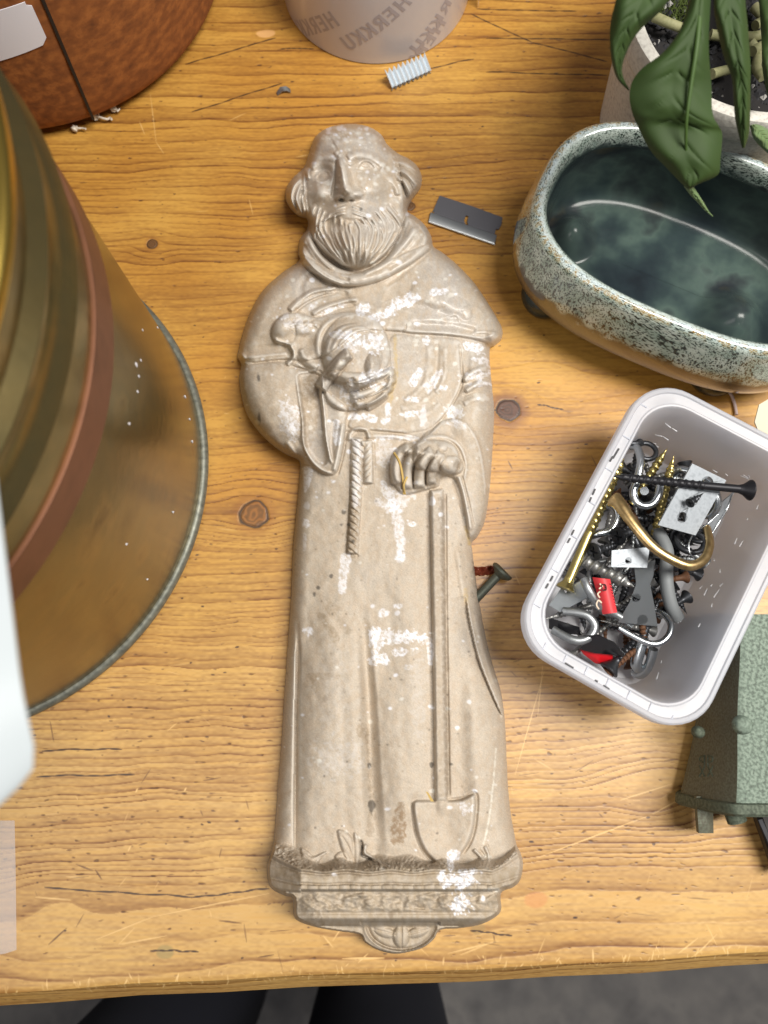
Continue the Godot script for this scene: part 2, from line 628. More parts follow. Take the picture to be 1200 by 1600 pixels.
	# hood round the neck
	layer([478, 352, 468, 374, 465, 398, 480, 420, 510, 438, 545, 448, 590, 440, 630, 420, 662, 398, 676, 382, 672, 364, 655, 345, 636, 336, 622, 370, 600, 405, 565, 424, 530, 418, 500, 396, 486, 372], 7.5, 12, 4)
	line([474, 380, 490, 405, 520, 428, 548, 438], 7, -2.4, 5)
	line([482, 366, 498, 398, 525, 420], 5, 2.0, 4)
	line([666, 372, 640, 398, 604, 422], 9, -1.2, 7)
	line([650, 354, 630, 384, 602, 410, 566, 428], 8, 2.6, 5)
	blob(650, 372, 22, 30, 30, 2.0)
	line([470, 410, 496, 432, 520, 452, 545, 460], 5, -1.6, 7)
	line([676, 390, 640, 420, 600, 448], 5, -1.4, 8)
	line([656, 352, 666, 366, 662, 384], 5, 1.6, 4)
	line([640, 344, 622, 380, 600, 402], 5, -1.6, 4)
	line([476, 372, 492, 400, 516, 424], 4, -1.6, 3)
	line([468, 388, 484, 412, 510, 434, 540, 446], 4, 1.4, 3)
	line([480, 430, 470, 450, 474, 470], 7, -1.0, 9)
	line([545, 450, 556, 470, 600, 486], 9, 1.0, 7)
	line([700, 440, 722, 470, 732, 500], 12, 0.8, 10)
	for i in 16:
		var x := 470.0 + rng.randf() * 280.0
		var y := 440.0 + rng.randf() * 70.0
		line([x, y, x + rng.randf_range(10, 26), y + rng.randf_range(-8, 8), x + rng.randf_range(30, 46), y + rng.randf_range(-10, 12)], 2.4, rng.randf_range(-0.5, 0.5), 2.0)
	# front of the chest, its folds
	layer([610, 528, 660, 527, 718, 532, 722, 570, 721, 605, 705, 640, 676, 668, 640, 676, 590, 676, 545, 668, 560, 640, 605, 600], 1.6, 8)
	line([718, 533, 721, 575, 722, 598, 708, 630, 690, 655, 662, 684], 3.5, -3.4, 3.5)
	line([672, 535, 670, 575, 660, 605, 630, 628], 9, 1.1, 6)
	line([695, 540, 697, 575, 690, 600, 680, 614], 8, 1.1, 5)
	line([683, 536, 682, 575, 672, 602], 7, -1.2, 6)
	line([625, 640, 660, 628, 690, 604], 9, 0.9, 7)
	line([630, 655, 665, 648, 690, 630], 9, 0.8, 7)
	line([627, 520, 633, 514, 634, 505], 3, -2.2, 2)
	# belt
	line([536, 676, 570, 673, 620, 677, 655, 684], 4, -2.2, 4)
	line([545, 684, 600, 681, 650, 688], 5, 1.2, 5)
	# folds in the crook of the left arm
	line([724, 596, 735, 584, 752, 577, 768, 577], 7, 3.2, 7)
	line([723, 603, 740, 595, 756, 591, 770, 594], 5, -2.2, 4)
	line([726, 612, 742, 602, 756, 599, 770, 603], 6, 2.8, 6)
	line([722, 620, 742, 612, 768, 613], 5, -1.5, 4)
	line([724, 632, 745, 622, 768, 624], 7, 1.2, 7)
	line([735, 545, 740, 562, 736, 580], 10, 1.2, 8)
	blob(742, 640, 40, 100, 4, 7.0)

	# --- right arm of the figure (left in the picture): hanging sleeve
	region([372, 572, 440, 566, 500, 578, 507, 620, 540, 640, 540, 700, 528, 742, 500, 742, 463, 718, 425, 696, 386, 648], 6)
	layer([366, 572, 400, 568, 440, 566, 470, 578, 500, 580, 512, 610, 540, 636, 542, 665, 536, 705, 526, 738, 508, 742, 485, 730, 463, 722, 425, 702, 386, 655], 4.5, 14)
	blob(432, 630, 70, 90, -30, 7.0)
	layer([465, 588, 480, 582, 502, 580, 502, 610, 505, 640, 508, 680, 513, 715, 505, 728, 490, 718, 477, 695, 474, 660, 468, 620], -3.4, 7)
	line([464, 588, 468, 620, 473, 655, 474, 690, 484, 716, 502, 734, 520, 740], 4, 1.8, 4)
	line([503, 582, 502, 610, 506, 645, 510, 690, 520, 728], 5, 2.4, 4)
	line([503, 600, 498, 612, 501, 640, 505, 680], 3, -2.2, 3)
	line([536, 660, 530, 700, 522, 738], 6, 2.2, 6)
	line([522, 655, 518, 690, 520, 720], 7, -1.6, 5)
	line([541, 650, 538, 700, 527, 744], 3, -2.6, 3)
	line([470, 690, 452, 690, 430, 668], 10, -1.0, 14)
	line([448, 690, 462, 712], 6, 1.4, 5)

	# --- the bundle in the crook of the arm
	layer([423, 522, 428, 505, 442, 492, 460, 488, 478, 492, 498, 496, 520, 490, 545, 487, 570, 490, 592, 503, 605, 528, 610, 556, 606, 585, 560, 600, 510, 590, 470, 575, 450, 572, 446, 566, 456, 556, 450, 540, 430, 535], 4.0, 9, 10)
	blob(556, 548, 54, 58, 0, 7.0, 1, 10)
	blob(550, 557, 47, 51, 0, 5.5, 1, 10)
	line([500, 560, 496, 535, 506, 510, 530, 495, 556, 489, 584, 497], 6, 1.6, 6)
	for i in 9:
		var o := i * 5.0
		line([504 + o, 556 - o * 0.5, 512 + o, 528 + o * 0.12, 532 + o, 509 + o * 0.3, 560 + o * 0.8, 503 + o * 0.55], 2.6, 0.5 if i % 2 else -0.6, 2.2)
	blob(442, 512, 22, 18, -40, 4.0, 0, 10)
	blob(470, 512, 22, 16, 10, 3.0, 0, 10)
	blob(483, 535, 18, 22, 0, -2.6)
	line([428, 530, 448, 538, 462, 538], 5, 1.6, 5)
	line([452, 540, 460, 552, 456, 562, 448, 570], 5, 2.6, 6)
	line([470, 545, 478, 562, 498, 575], 8, 2.4, 9, 10)
	line([460, 548, 466, 564, 480, 576], 4, -2.2, 4)
	line([455, 500, 462, 518, 458, 532], 4, -1.4, 3)
	line([437, 500, 441, 496, 446, 498], 3, 1.2, 3)
	for i in 7:
		line([446 + i * 6, 504 + (i % 3) * 5, 456 + i * 6, 500 + (i % 2) * 6, 468 + i * 6, 504 + (i % 3) * 4], 3, 1.0 if i % 2 else -1.0, 2.5)
	# cloth drawn up over it
	line([452, 487, 468, 470, 490, 456, 528, 450], 8, 3.2, 4)
	line([458, 490, 476, 476, 500, 464, 528, 458], 4, -2.2, 3)
	line([486, 492, 508, 480, 540, 470, 560, 468], 7, 2.4, 4)
	line([500, 494, 530, 482, 556, 477], 4, -1.6, 3)
	line([462, 482, 484, 466, 516, 455], 3, 1.0, 2.5)
	# hand: palm, thumb, fingertips, fingers
	region([500, 590, 512, 582, 530, 560, 548, 545, 556, 556, 550, 575, 575, 580, 582, 560, 592, 548, 602, 575, 614, 574, 618, 590, 604, 625, 560, 640, 540, 640, 512, 625], 8)
	layer([503, 598, 512, 584, 530, 580, 556, 582, 590, 582, 612, 574, 618, 590, 610, 612, 590, 630, 560, 640, 536, 642, 512, 628], 5.0, 9)
	blob(556, 608, 48, 30, -10, 4.0)
	line([500, 608, 512, 590, 526, 572, 540, 557, 547, 552], 10.5, 10.0, 9.5, 8, 1, 5, 0.05)
	blob(536, 564, 7, 10, 40, -1.2)
	blob(582, 574, 13, 24, 4, 4.0, 0, 8)
	blob(582, 572, 12, 22, 4, 2.6, 1, 8)
	line([616, 578, 596, 589, 570, 600, 540, 607], 7.5, 6.5, 7, 8, 1, 5, 0.12)
	line([617, 590, 598, 603, 574, 614, 546, 621], 7.5, 6.0, 7, 8, 1, 5, 0.12)
	line([613, 602, 596, 616, 574, 627, 552, 633], 7, 5.0, 6.5, 8, 1, 5, 0.12)
	line([605, 615, 590, 628, 572, 638], 6, 3.6, 6, 8, 1, 5, 0.12)
	line([546, 590, 552, 604, 552, 622], 9, -1.6, 9)

	# --- left arm of the figure: wide sleeve, hand on the spade
	region([650, 700, 672, 672, 695, 658, 722, 656, 745, 684, 757, 735, 764, 790, 746, 840, 737, 848, 728, 800, 716, 755, 700, 740, 660, 720], 7)
	layer([648, 700, 664, 678, 690, 658, 718, 656, 740, 676, 752, 706, 758, 745, 763, 790, 755, 820, 738, 850, 731, 835, 727, 800, 716, 755, 690, 740, 650, 730], 4.0, 9)
	line([700, 656, 726, 660, 746, 688, 756, 735, 760, 780], 4, 1.4, 3)
	line([716, 742, 726, 782, 736, 830], 5, 2.0, 5)
	line([721, 742, 731, 780, 741, 825], 3, -2.4, 3)
	line([707, 752, 718, 786, 726, 812], 3, -1.6, 3)
	line([642, 700, 670, 684, 700, 684, 720, 700, 728, 725, 726, 750], 5, 1.6, 4)
	region([613, 720, 622, 702, 645, 690, 672, 686, 700, 690, 716, 705, 720, 730, 700, 745, 684, 760, 664, 770, 632, 773, 616, 755], 9)
	blob(672, 714, 58, 44, -10, 8.0)
	layer([610, 732, 618, 704, 645, 691, 680, 687, 708, 695, 718, 716, 712, 738, 690, 745, 684, 760, 664, 766, 640, 772, 626, 770, 614, 752], 4.0, 8)
	line([642, 697, 624, 710, 618, 732, 620, 758], 9, 5.5, 8, -1, 1, 5, 0.12)
	line([660, 699, 643, 712, 636, 736, 637, 766], 9.5, 6.0, 8.5, -1, 1, 5, 0.12)
	line([678, 703, 662, 718, 655, 740, 656, 764], 9.5, 6.2, 8.5, -1, 1, 5, 0.12)
	line([692, 706, 681, 722, 674, 740, 675, 758], 8.5, 5.4, 8, -1, 1, 5, 0.12)
	line([645, 703, 632, 717, 628, 742, 628, 768], 2.6, -2.4, 2.6)
	line([664, 706, 650, 724, 645, 746, 646, 768], 2.6, -2.4, 2.6)
	line([680, 710, 670, 726, 665, 745, 666, 764], 2.8, -2.6, 2.8)
	blob(634, 704, 8, 6, -30, 1.6)
	blob(652, 706, 8, 6, -30, 1.6)
	blob(693, 698, 12, 11, 0, 2.6)
	line([684, 704, 690, 708, 698, 705, 700, 697], 2.5, -1.8, 2.5)
	blob(706, 727, 19, 15, 8, 6.5, 1, 12)      # end of the spade's crossbar
	blob(716, 728, 8, 9, 0, -1.6)

	# --- cord
	line([546, 690, 548, 677, 560, 670, 574, 674, 577, 688], 5, 2.6, 5, 11)
	line([559, 684, 557, 720, 556, 770, 553, 820, 550, 866], 10, 4.6, 9.5, 11, 1, 5, 0.02)
	line([573, 688, 575, 715, 576, 756], 8.5, 4.0, 8, 11, 1, 5, 0.03)
	line([548, 690, 547, 760, 544, 820, 540, 868], 3, -2.0, 3)
	for i in 17:
		var y := 690 + i * 10.6
		var x := 560.5 - (y - 690) * 0.055
		line([x - 9, y - 4, x, y + 2, x + 9, y + 10], 2.6, -2.6, 2.6)
		if i < 6:
			line([x + 9, y + 8, x + 16, y + 1, x + 22, y - 4], 2.2, -1.8, 2.2)
	line([583, 690, 584, 725, 583, 760], 3, -1.2, 3)

	# --- spade
	layer([672, 766, 692, 764, 694, 900, 696, 1060, 699, 1252, 680, 1252, 678, 1100, 674, 900], 5.2, 6, 12, 0, 1)
	line([669, 770, 671, 900, 675, 1060, 677, 1250], 3, -0.6, 3, -1, 0, 5, 0.02)
	line([696, 770, 697, 900, 699, 1060, 702, 1246], 3.5, -2.8, 3.5, -1, 0, 5, 0.02)
	layer([646, 1254, 660, 1251, 690, 1251, 720, 1250, 741, 1243, 741, 1280, 735, 1308, 722, 1332, 706, 1352, 690, 1352, 668, 1335, 654, 1308, 648, 1280], 3.4, 5, 12, 0, 3)
	line([644, 1252, 646, 1280, 652, 1310, 666, 1337, 688, 1356], 4, -2.6, 4)
	line([700, 1250, 722, 1247, 744, 1240, 744, 1280, 737, 1312, 722, 1336], 4, -2.8, 4)
	blob(694, 1300, 34, 44, 0, -1.6)
	blob(690, 1258, 11, 22, 0, 2.2)

	# --- head
	region([545, 190, 515, 197, 490, 212, 480, 240, 474, 262, 474, 300, 482, 345, 520, 380, 600, 380, 634, 330, 628, 290, 618, 240, 605, 222, 590, 204], 1)
	layer([545, 192, 515, 197, 492, 212, 481, 240, 474, 262, 473, 290, 478, 330, 486, 362, 500, 388, 525, 410, 560, 420, 595, 405, 618, 375, 632, 338, 634, 310, 628, 285, 620, 250, 606, 224, 592, 206, 570, 195], 6.0, 16)
	blob(548, 268, 80, 88, 0, 11.0)
	blob(545, 222, 66, 44, 0, 4.0)
	blob(555, 350, 70, 70, 0, 6.0)
	# hair over the ears
	region([474, 266, 455, 282, 445, 305, 455, 328, 480, 344, 484, 330, 478, 300], 2)
	region([612, 232, 640, 246, 660, 268, 658, 295, 645, 312, 634, 326, 626, 300, 620, 260], 16)
	blob(461, 306, 20, 38, 8, 8.0)
	blob(638, 280, 28, 48, -14, 9.0)
	line([478, 270, 479, 300, 484, 338], 4, -3.0, 4)
	line([612, 236, 624, 268, 630, 300, 633, 326], 5, -2.6, 4)
	for i in 6:
		var o := i * 4.6
		line([471, 275 + o * 0.9, 454 + o, 290 + o * 0.3, 450 + o, 309, 457 + o * 0.8, 326, 471 + o * 0.2, 338], 3.2, 2.4 if i % 2 else -2.6, 2.6)
	for i in 9:
		var s := i / 8.0
		var ea := Vector2(655, 279) + Vector2(cos(lerpf(-1.9, 2.2, s)) * 4.0 - absf(s - 0.4) * 22.0, lerpf(-36.0, 44.0, s))
		line([609 + s * 14, 234 + s * 50, lerpf(609 + s * 14, ea.x, 0.45) + 2, lerpf(234 + s * 50, ea.y, 0.35) - 3, ea.x, ea.y], 3.2, 2.2 if i % 2 else -2.6, 3.4)
	# brows, eyes, cheeks, nose
	line([484, 264, 496, 250, 510, 246, 526, 250], 10, 1.3, 8)
	line([542, 248, 560, 241, 582, 246, 604, 262], 10, 1.8, 8)
	line([524, 236, 530, 250, 530, 262], 6, 1.6, 5)
	line([529, 240, 540, 252, 550, 258], 5, 1.4, 4)
	blob(506, 271, 21, 17, -12, -4.2)
	blob(572, 262, 26, 16, 12, -4.0)
	blob(504, 274, 10, 7, -10, 1.9)
	blob(571, 259, 10, 6.5, 10, 1.8)
	line([492, 279, 500, 269, 512, 268, 517, 276], 2.6, 0.8, 2.4)
	line([493, 283, 503, 285, 515, 280], 2.6, 0.8, 2.4)
	line([557, 264, 566, 253, 578, 253, 588, 263], 2.6, 0.8, 2.4)
	line([558, 268, 570, 267, 586, 269], 2.6, 0.8, 2.4)
	line([484, 262, 480, 270, 482, 280], 4, 1.6, 4)
	blob(584, 290, 36, 30, 10, 4.0)
	line([594, 262, 612, 282, 622, 306], 8, 1.6, 6)
	blob(500, 300, 20, 26, 10, 4.0)
	line([531, 244, 535, 268, 539, 288, 543, 306], 11, 6.0, 19, -1, 0, 5, 0.3)
	line([531, 246, 535, 268, 539, 288, 543, 304], 9, 3.0, 15, -1, 0, 5, 0.3)
	blob(546, 303, 21, 15, 8, 6.0)
	blob(530, 308, 10, 8, 0, 3.6)
	blob(561, 303, 10, 9, 0, 3.0)
	line([525, 248, 524, 272, 521, 296, 520, 312], 5, -4.0, 6, -1, 0, 5, 0.2)
	blob(533, 312, 6, 4, 0, -3.4)
	blob(549, 313, 6, 3.5, 0, -2.6)
	line([504, 205, 520, 222, 526, 236], 6, -0.9, 5)
	line([520, 226, 545, 218, 575, 222], 7, 0.8, 6)
	line([530, 214, 552, 208, 575, 212], 5, -0.7, 5)
	# beard and moustache
	region([480, 330, 486, 318, 505, 308, 525, 316, 545, 318, 570, 310, 600, 308, 626, 300, 634, 330, 628, 362, 608, 396, 580, 416, 556, 422, 528, 412, 502, 390, 486, 362], 3)
	blob(548, 336, 48, 24, 4, 3.4)
	blob(556, 380, 58, 46, 0, 8.0)
	blob(554, 346, 22, 7, 6, -1.6)
	blob(560, 392, 46, 34, 0, 4.0)
	for i in 31:
		var t := i / 30.0
		var side := t * 2.0 - 1.0
		var x0 := 547.0 + side * 58.0
		var x1 := 554.0 + side * 84.0
		var x2 := 556.0 + side * 22.0
		var y0 := 322.0 - absf(side) * 6.0 + 26.0 * (1.0 - absf(side))
		var wob := 4.0 * sin(i * 2.4)
		line([x0, y0, lerpf(x0, x1, 0.7) + wob, 350.0 + 8.0 * (1.0 - absf(side)), x1 * 0.72 + x2 * 0.28, 376.0 - wob, x2 + side * 18.0 + wob, 402.0, x2, 417.0], 3.4, 1.5 if i % 2 else -1.3, 2.4)
		line([x0 + 3, y0 + 2, lerpf(x0, x1, 0.75) + 3 - wob, 352.0 + 8.0 * (1.0 - absf(side)), x1 * 0.7 + x2 * 0.3 + 3, 380.0 + wob, x2 + side * 18.0, 406.0], 2.0, 0.7 if i % 3 else -0.9, 1.6)
	for s in [-1, 1]:
		for i in 6:
			var o := i * 4.5
			line([545 + s * 4, 320 + o * 0.5, 545 + s * (18 + o * 0.8), 325 + o * 0.8, 545 + s * (32 + o * 0.9), 338 + o, 545 + s * (40 + o * 0.6), 352 + o * 1.2], 3.2, 1.6 if i % 2 else -1.4, 2.2)
	line([478, 345, 488, 372, 505, 397, 530, 416, 558, 425, 590, 412, 614, 388, 630, 350], 4, -2.6, 4)

	soften(1)
	for j in SN:
		for i in SW:
			if SP[j * SW + i] == 0:
				var u := SX0 + i * SS
				var v := SY0 + j * SS
				if v < 345.0:
					SP[j * SW + i] = 2 if u < 550.0 else 16
				elif v < 420.0 and u < 500.0:
					SP[j * SW + i] = 2
				elif v < 520.0:
					SP[j * SW + i] = 4
				elif v < 745.0 and u > 690.0:
					SP[j * SW + i] = 7
				elif v < 683.0:
					SP[j * SW + i] = 17 if u > 500.0 else 6
				elif u > 684.0:
					SP[j * SW + i] = 18

func height(i: int, j: int) -> float:
	var k := j * SW + i
	var d := SD[k]
	if d < 0.0:
		return maxf(-9.0, d * 3.0)
	var v := SY0 + j * SS
	var u := SX0 + i * SS
	var t := minf(1.0, d / lerpf(15.0, 25.0, smoothstep(330.0, 430.0, v)))
	var h := 18.0 * sqrt(1.0 - (1.0 - t) * (1.0 - t)) + 3.0 * smoothstep(0.0, 60.0, d)
	var e := SE[k]
	if v > 1290.0:
		# the shelf the figure stands on: ground, moulded front, carved corbel
		var wing := maxf(0.0, maxf(470.0 - u, u - 768.0))
		var front := 1359.0 - wing * 0.62 + 2.0 * sin(u * 0.09)          # upper edge of the moulded front
		var low := 1392.0 - wing * 0.15
		if u < 470.0:
			low = 1394.0 - maxf(0.0, 462.0 - u) * 0.1
		var sh := 40.0 - wing * 0.42
		var strip := 16.0 + 9.0 * smoothstep(560.0, 600.0, u) * (1.0 - smoothstep(640.0, 680.0, u)) + 4.0 * sin(u * 0.11)
		strip = lerpf(strip, 30.0, smoothstep(478.0, 462.0, u))
		var rise := smoothstep(front - strip, front, v)
		var g := h + e * (1.0 - rise)
		if v < front and rise > 0.0:
			g = lerpf(g, sh - 1.0, rise) + rise * (1.0 - rise) * 5.0 * noise.get_noise_2d(u * 14.0, v * 22.0) + minf(1.0, rise * 3.0) * 2.6 * absf(noise.get_noise_2d(u * 9.0, v * 16.0))
		if v >= front and v < low:
			var y := (v - front) / (low - front)
			g = sh + 1.2 * exp(-pow((y - 0.06) / 0.05, 2.0)) - 1.4 * exp(-pow((y - 0.18) / 0.05, 2.0)) + 0.8 * smoothstep(0.25, 0.5, y) - 1.6 * exp(-pow((y - 0.68) / 0.05, 2.0))
			if y > 0.72:
				g += 1.0 * sqrt(absf(sin(u * 0.19 + wing * 0.1))) - 0.5 - 5.0 * smoothstep(0.93, 1.0, y)
		if v >= low and v < 1446.0 and absf(u - 620.0) < 175.0:
			var y := (v - low) / (1440.0 - low)
			g = 33.0 - maxf(0.0, absf(u - 620.0) - 130.0) * 0.2 - 3.0 * y - 1.2 * exp(-pow((y - 0.72) / 0.06, 2.0)) - 12.0 * smoothstep(0.88, 1.15, y)
			g += (1.0 - smoothstep(0.55, 0.7, y)) * smoothstep(0.0, 0.15, y) * (1.6 * sin(u * 0.085 + 2.0 * sin(y * 4.0)) * sin(y * 6.0 + u * 0.03) + 1.6 * noise.get_noise_2d(u * 5.0, v * 7.0))
		if v >= 1446.0 or (v >= 1440.0 and absf(u - 625.0) < 62.0):
			var s := Vector2((u - 627.0) / 62.0, (v - 1446.0) / 44.0).length()
			var o := 11.0 - 2.5 * exp(-pow((s - 0.84) / 0.05, 2.0)) + 1.2 * exp(-pow((s - 0.92) / 0.05, 2.0))
			var leaf := 1.0 - pow((u - 627.0) / 13.0, 2.0) - pow((v - 1463.0) / 18.0, 2.0)
			o += 3.4 * sqrt(maxf(0.0, leaf)) - 1.2 * exp(-pow((u - 627.0) / 1.6, 2.0)) * float(leaf > 0.0)
			for sgn in [-1.0, 1.0]:
				var lx: float = (u - 627.0) * sgn - 26.0
				var ly := (v - 1456.0) + lx * 0.25
				var l2 := 1.0 - pow(lx / 17.0, 2.0) - pow(ly / 9.0, 2.0)
				o += 2.4 * sqrt(maxf(0.0, l2)) - 0.8 * exp(-pow(ly / 1.5, 2.0)) * float(l2 > 0.0)
			var back := 1.0 - smoothstep(1440.0, 1450.0, v)
			g = lerpf(o, maxf(o, h), back) if v < 1450.0 else o
			return minf(g, 3.4 * d * 2.0)
		return minf(g, maxf(h * 0.6, 5.5 * d)) if v > front - 30.0 else g
	return h + e * smoothstep(0.0, 8.0, d)

func plinth_part(u: float, v: float) -> int:
	var wing := maxf(0.0, maxf(470.0 - u, u - 768.0))
	var front := 1359.0 - wing * 0.62 + 2.0 * sin(u * 0.09)
	if v > 1446.0:
		return 15
	if v > 1393.0:
		return 14
	if v > front - 9.0:
		return 13
	return 0

func paint_statue() -> void:
	SC.resize(SW * SN)
	var tan_ := Color(0.50, 0.432, 0.348)
	var grey := Color(0.455, 0.415, 0.37)
	var warm := Color(0.445, 0.362, 0.272)
	for j in SN:
		var v := SY0 + j * SS
		for i in SW:
			if SD[j * SW + i] > -4.0:
				var u := SX0 + i * SS
				var n := noise.get_noise_2d(u * 0.9, v * 0.6)
				var n2 := noise.get_noise_2d(u * 9.0, v * 5.0)
				var n3 := noise.get_noise_2d(u * 60.0, v * 60.0)
				var c := tan_.lerp(grey, clampf(0.55 - (v - 300.0) / 800.0 + n, 0.0, 1.0)).lerp(warm, clampf(0.25 + 0.9 * n2 - 0.4 * n, 0.0, 0.7))
				c *= 1.0 + 0.22 * n3 + 0.08 * n2
				if v > 1355.0:
					c = c.lerp(Color(0.36, 0.29, 0.2), 0.45 + 0.5 * n2)
				SC[j * SW + i] = c
	# old whitewash left on whatever stands proud, most of it high up on the figure
	var soft := SE.duplicate()
	for n in 3:
		var o := soft.duplicate()
		for j in range(2, SN - 2):
			for i in range(2, SW - 2):
				var k := j * SW + i
				soft[k] = (o[k] + o[k - 2] + o[k + 2] + o[k - 2 * SW] + o[k + 2 * SW]) * 0.2
	for j in range(2, SN - 2):
		var v := SY0 + j * SS
		var much := 0.85 * (1.0 - smoothstep(620.0, 900.0, v)) + 0.25
		for i in range(2, SW - 2):
			var k := j * SW + i
			if SD[k] > 6.0:
				var p := (SE[k] - soft[k]) * 1.5 + 0.55 * noise.get_noise_2d((SX0 + i * SS) * 7.0, v * 7.0) - 0.12
				if p > 0.0:
					SC[k] = SC[k].lerp(Color(0.66, 0.63, 0.58), clampf(p * much, 0.0, 0.55))
	var dirt_and_shade := Color(0.22, 0.165, 0.11)
	var stain := Color(0.30, 0.225, 0.145)
	var black := Color(0.05, 0.045, 0.04)
	var W := Color(0.83, 0.85, 0.91)
	var off := Color(0.68, 0.66, 0.60)
	var pale_tone := Color(0.62, 0.60, 0.58)
	# grime and stains, with shade put into the colour in places
	dab(531, 303, 13, 12, 0, dirt_and_shade, 0.35)  # this and the next: shaded left of the nose, put into the colour
	dab(527, 275, 6, 32, 4, dirt_and_shade, 0.35)
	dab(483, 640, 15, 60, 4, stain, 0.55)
	dab(482, 606, 14, 22, 0, dirt_and_shade, 0.3)
	dab(530, 572, 10, 26, 40, dirt_and_shade, 0.5)
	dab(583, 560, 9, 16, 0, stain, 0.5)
	dab(478, 540, 12, 20, 0, dirt_and_shade, 0.35)
	dab(676, 735, 12, 26, 0, dirt_and_shade, 0.4)
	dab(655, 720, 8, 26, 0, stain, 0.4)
	dab(715, 727, 7, 8, 0, dirt_and_shade, 0.5)
	daub([690, 780, 693, 920, 696, 1060, 700, 1240], 5, 4, dirt_and_shade, 0.45)
	daub([684, 780, 686, 920, 688, 1100, 690, 1240], 8, 8, stain, 0.35)
	daub([553, 780, 551, 820, 548, 868], 8, 8, stain, 0.75)
	daub([502, 962, 514, 978, 524, 998], 6, 7, stain, 0.6, 0.2)
	daub([512, 950, 528, 968, 544, 986], 5, 6, stain, 0.4, 0.2)
	daub([516, 944, 530, 952], 4, 4, stain, 0.35, 0.2)
	daub([488, 1056, 500, 1084, 506, 1092], 6, 6, stain, 0.5, 0.2)
	daub([498, 1057, 528, 1057], 6, 5, stain, 0.45, 0.2)
	daub([626, 1258, 624, 1282, 622, 1306], 6, 14, Color(0.24, 0.15, 0.075), 0.75)
	dab(566, 1142, 9, 13, 0, stain, 0.6)
	daub([574, 1150, 578, 1200, 582, 1260, 578, 1300], 3, 6, dirt_and_shade, 0.45, 0.7)
	daub([740, 880, 748, 920, 752, 940], 3, 3, black, 0.5, 0.9)
	for s in [[577, 1196, 3, 4], [497, 918, 2.5, 3], [491, 928, 2, 3.5], [517, 900, 3, 3], [537, 800, 3, 3], [533, 820, 3, 2.5], [545, 820, 2.5, 2.5], [552, 845, 3, 3], [674, 1196, 4, 5], [705, 1194, 2.5, 2], [564, 327, 2.2, 2.2], [404, 590, 2.5, 6], [405, 655, 2, 8], [580, 1260, 5, 9]]:
		dab(s[0], s[1], s[2], s[3], 0, black, 0.8, 0.5)
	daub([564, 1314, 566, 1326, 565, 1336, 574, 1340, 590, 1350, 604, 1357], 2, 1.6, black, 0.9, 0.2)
	daub([590, 1349, 625, 1352, 680, 1353, 740, 1350], 2, 2, dirt_and_shade, 0.6, 0.5)
	dab(545, 1362, 110, 9, -3, dirt_and_shade, 0.4, 0.6)  # ground below the hem: grime plus its shade, both in the colour
	dab(470, 1345, 40, 10, 20, dirt_and_shade, 0.45, 0.6)
	daub([424, 1340, 450, 1352, 480, 1358, 540, 1356, 600, 1350, 660, 1352], 10, 6, dirt_and_shade, 0.5, 0.5)  # grime and painted-in shade along the ground strip
	for i in 26:
		dab(465 + rng.randf() * 310, 1366 + rng.randf() * 70, 3 + rng.randf() * 12, 2 + rng.randf() * 6, rng.randf() * 90, dirt_and_shade, 0.25 + 0.3 * rng.randf(), 0.7)
	# yellowish straw coloured drips
	daub([617, 524, 618, 560, 619, 590, 612, 612, 607, 632], 2.4, 4, Color(0.50, 0.36, 0.14), 0.6, 0.6)
	daub([727, 824, 731, 838, 734, 850], 2.5, 2.5, Color(0.55, 0.40, 0.16), 0.7, 0.4)
	daub([727, 922, 729, 945], 3.4, 3, Color(0.55, 0.41, 0.2), 0.6, 0.3)
	daub([775, 1170, 770, 1230, 764, 1280, 756, 1318], 1.4, 1.6, Color(0.72, 0.69, 0.6), 0.85, 0.5)
	# white paint: runs and large splashes, as they lie on the figure
	dab(628, 473, 26, 9, -24, W, 0.95, 0.7)
	dab(598, 492, 20, 6, -12, W, 0.95, 0.7)
	dab(645, 468, 14, 7, -30, W, 0.9, 0.7)
	dab(683, 457, 16, 5, -6, W, 0.95, 0.5)
	dab(568, 484, 10, 9, -20, W, 0.9, 0.8)
	dab(518, 484, 18, 4, -22, W, 0.9, 0.7)
	dab(490, 478, 8, 4, -40, W, 0.7, 0.6)
	dab(460, 505, 22, 12, 20, W, 0.45, 1.0)
	dab(548, 526, 30, 9, 10, W, 0.8, 0.9)
	dab(552, 540, 18, 8, 0, W, 0.5, 0.9)
	dab(586, 535, 14, 16, 0, W, 0.75, 0.9)
	dab(576, 588, 20, 8, -16, W, 0.8, 0.9)
	dab(600, 580, 16, 4, -22, W, 0.8, 0.6)
	dab(548, 612, 18, 20, 0, W, 0.55, 0.9)
	dab(586, 605, 8, 5, 0, W, 0.7, 0.6)
	dab(452, 655, 16, 30, -8, W, 0.55, 0.4)
	daub([455, 668, 460, 676], 7, 5, W, 0.6, 0.2)
	daub([481, 736, 480, 752, 477, 768], 9, 2, W, 0.8, 0.25)
	daub([526, 660, 527, 690], 5, 6, W, 0.85, 0.3)
	daub([548, 652, 575, 651, 584, 656], 5, 6, W, 0.9, 0.6)
	daub([606, 632, 606, 652, 600, 658], 4, 5, W, 0.85, 0.4)
	daub([560, 690, 556, 760, 555, 790], 6, 4, W, 0.55, 0.9)
	daub([590, 684, 650, 684], 3, 3, W, 0.6, 0.9)
	dab(602, 705, 18, 22, 0, W, 0.35, 0.8)
	daub([600, 760, 616, 790, 622, 820, 626, 870], 8, 7.5, W, 0.6, 0.5)
	dab(622, 784, 26, 14, -20, W, 0.45, 0.8)
	dab(606, 786, 22, 6, 0, W, 0.4, 0.8)
	dab(625, 868, 7, 8, 0, W, 0.6, 0.2)
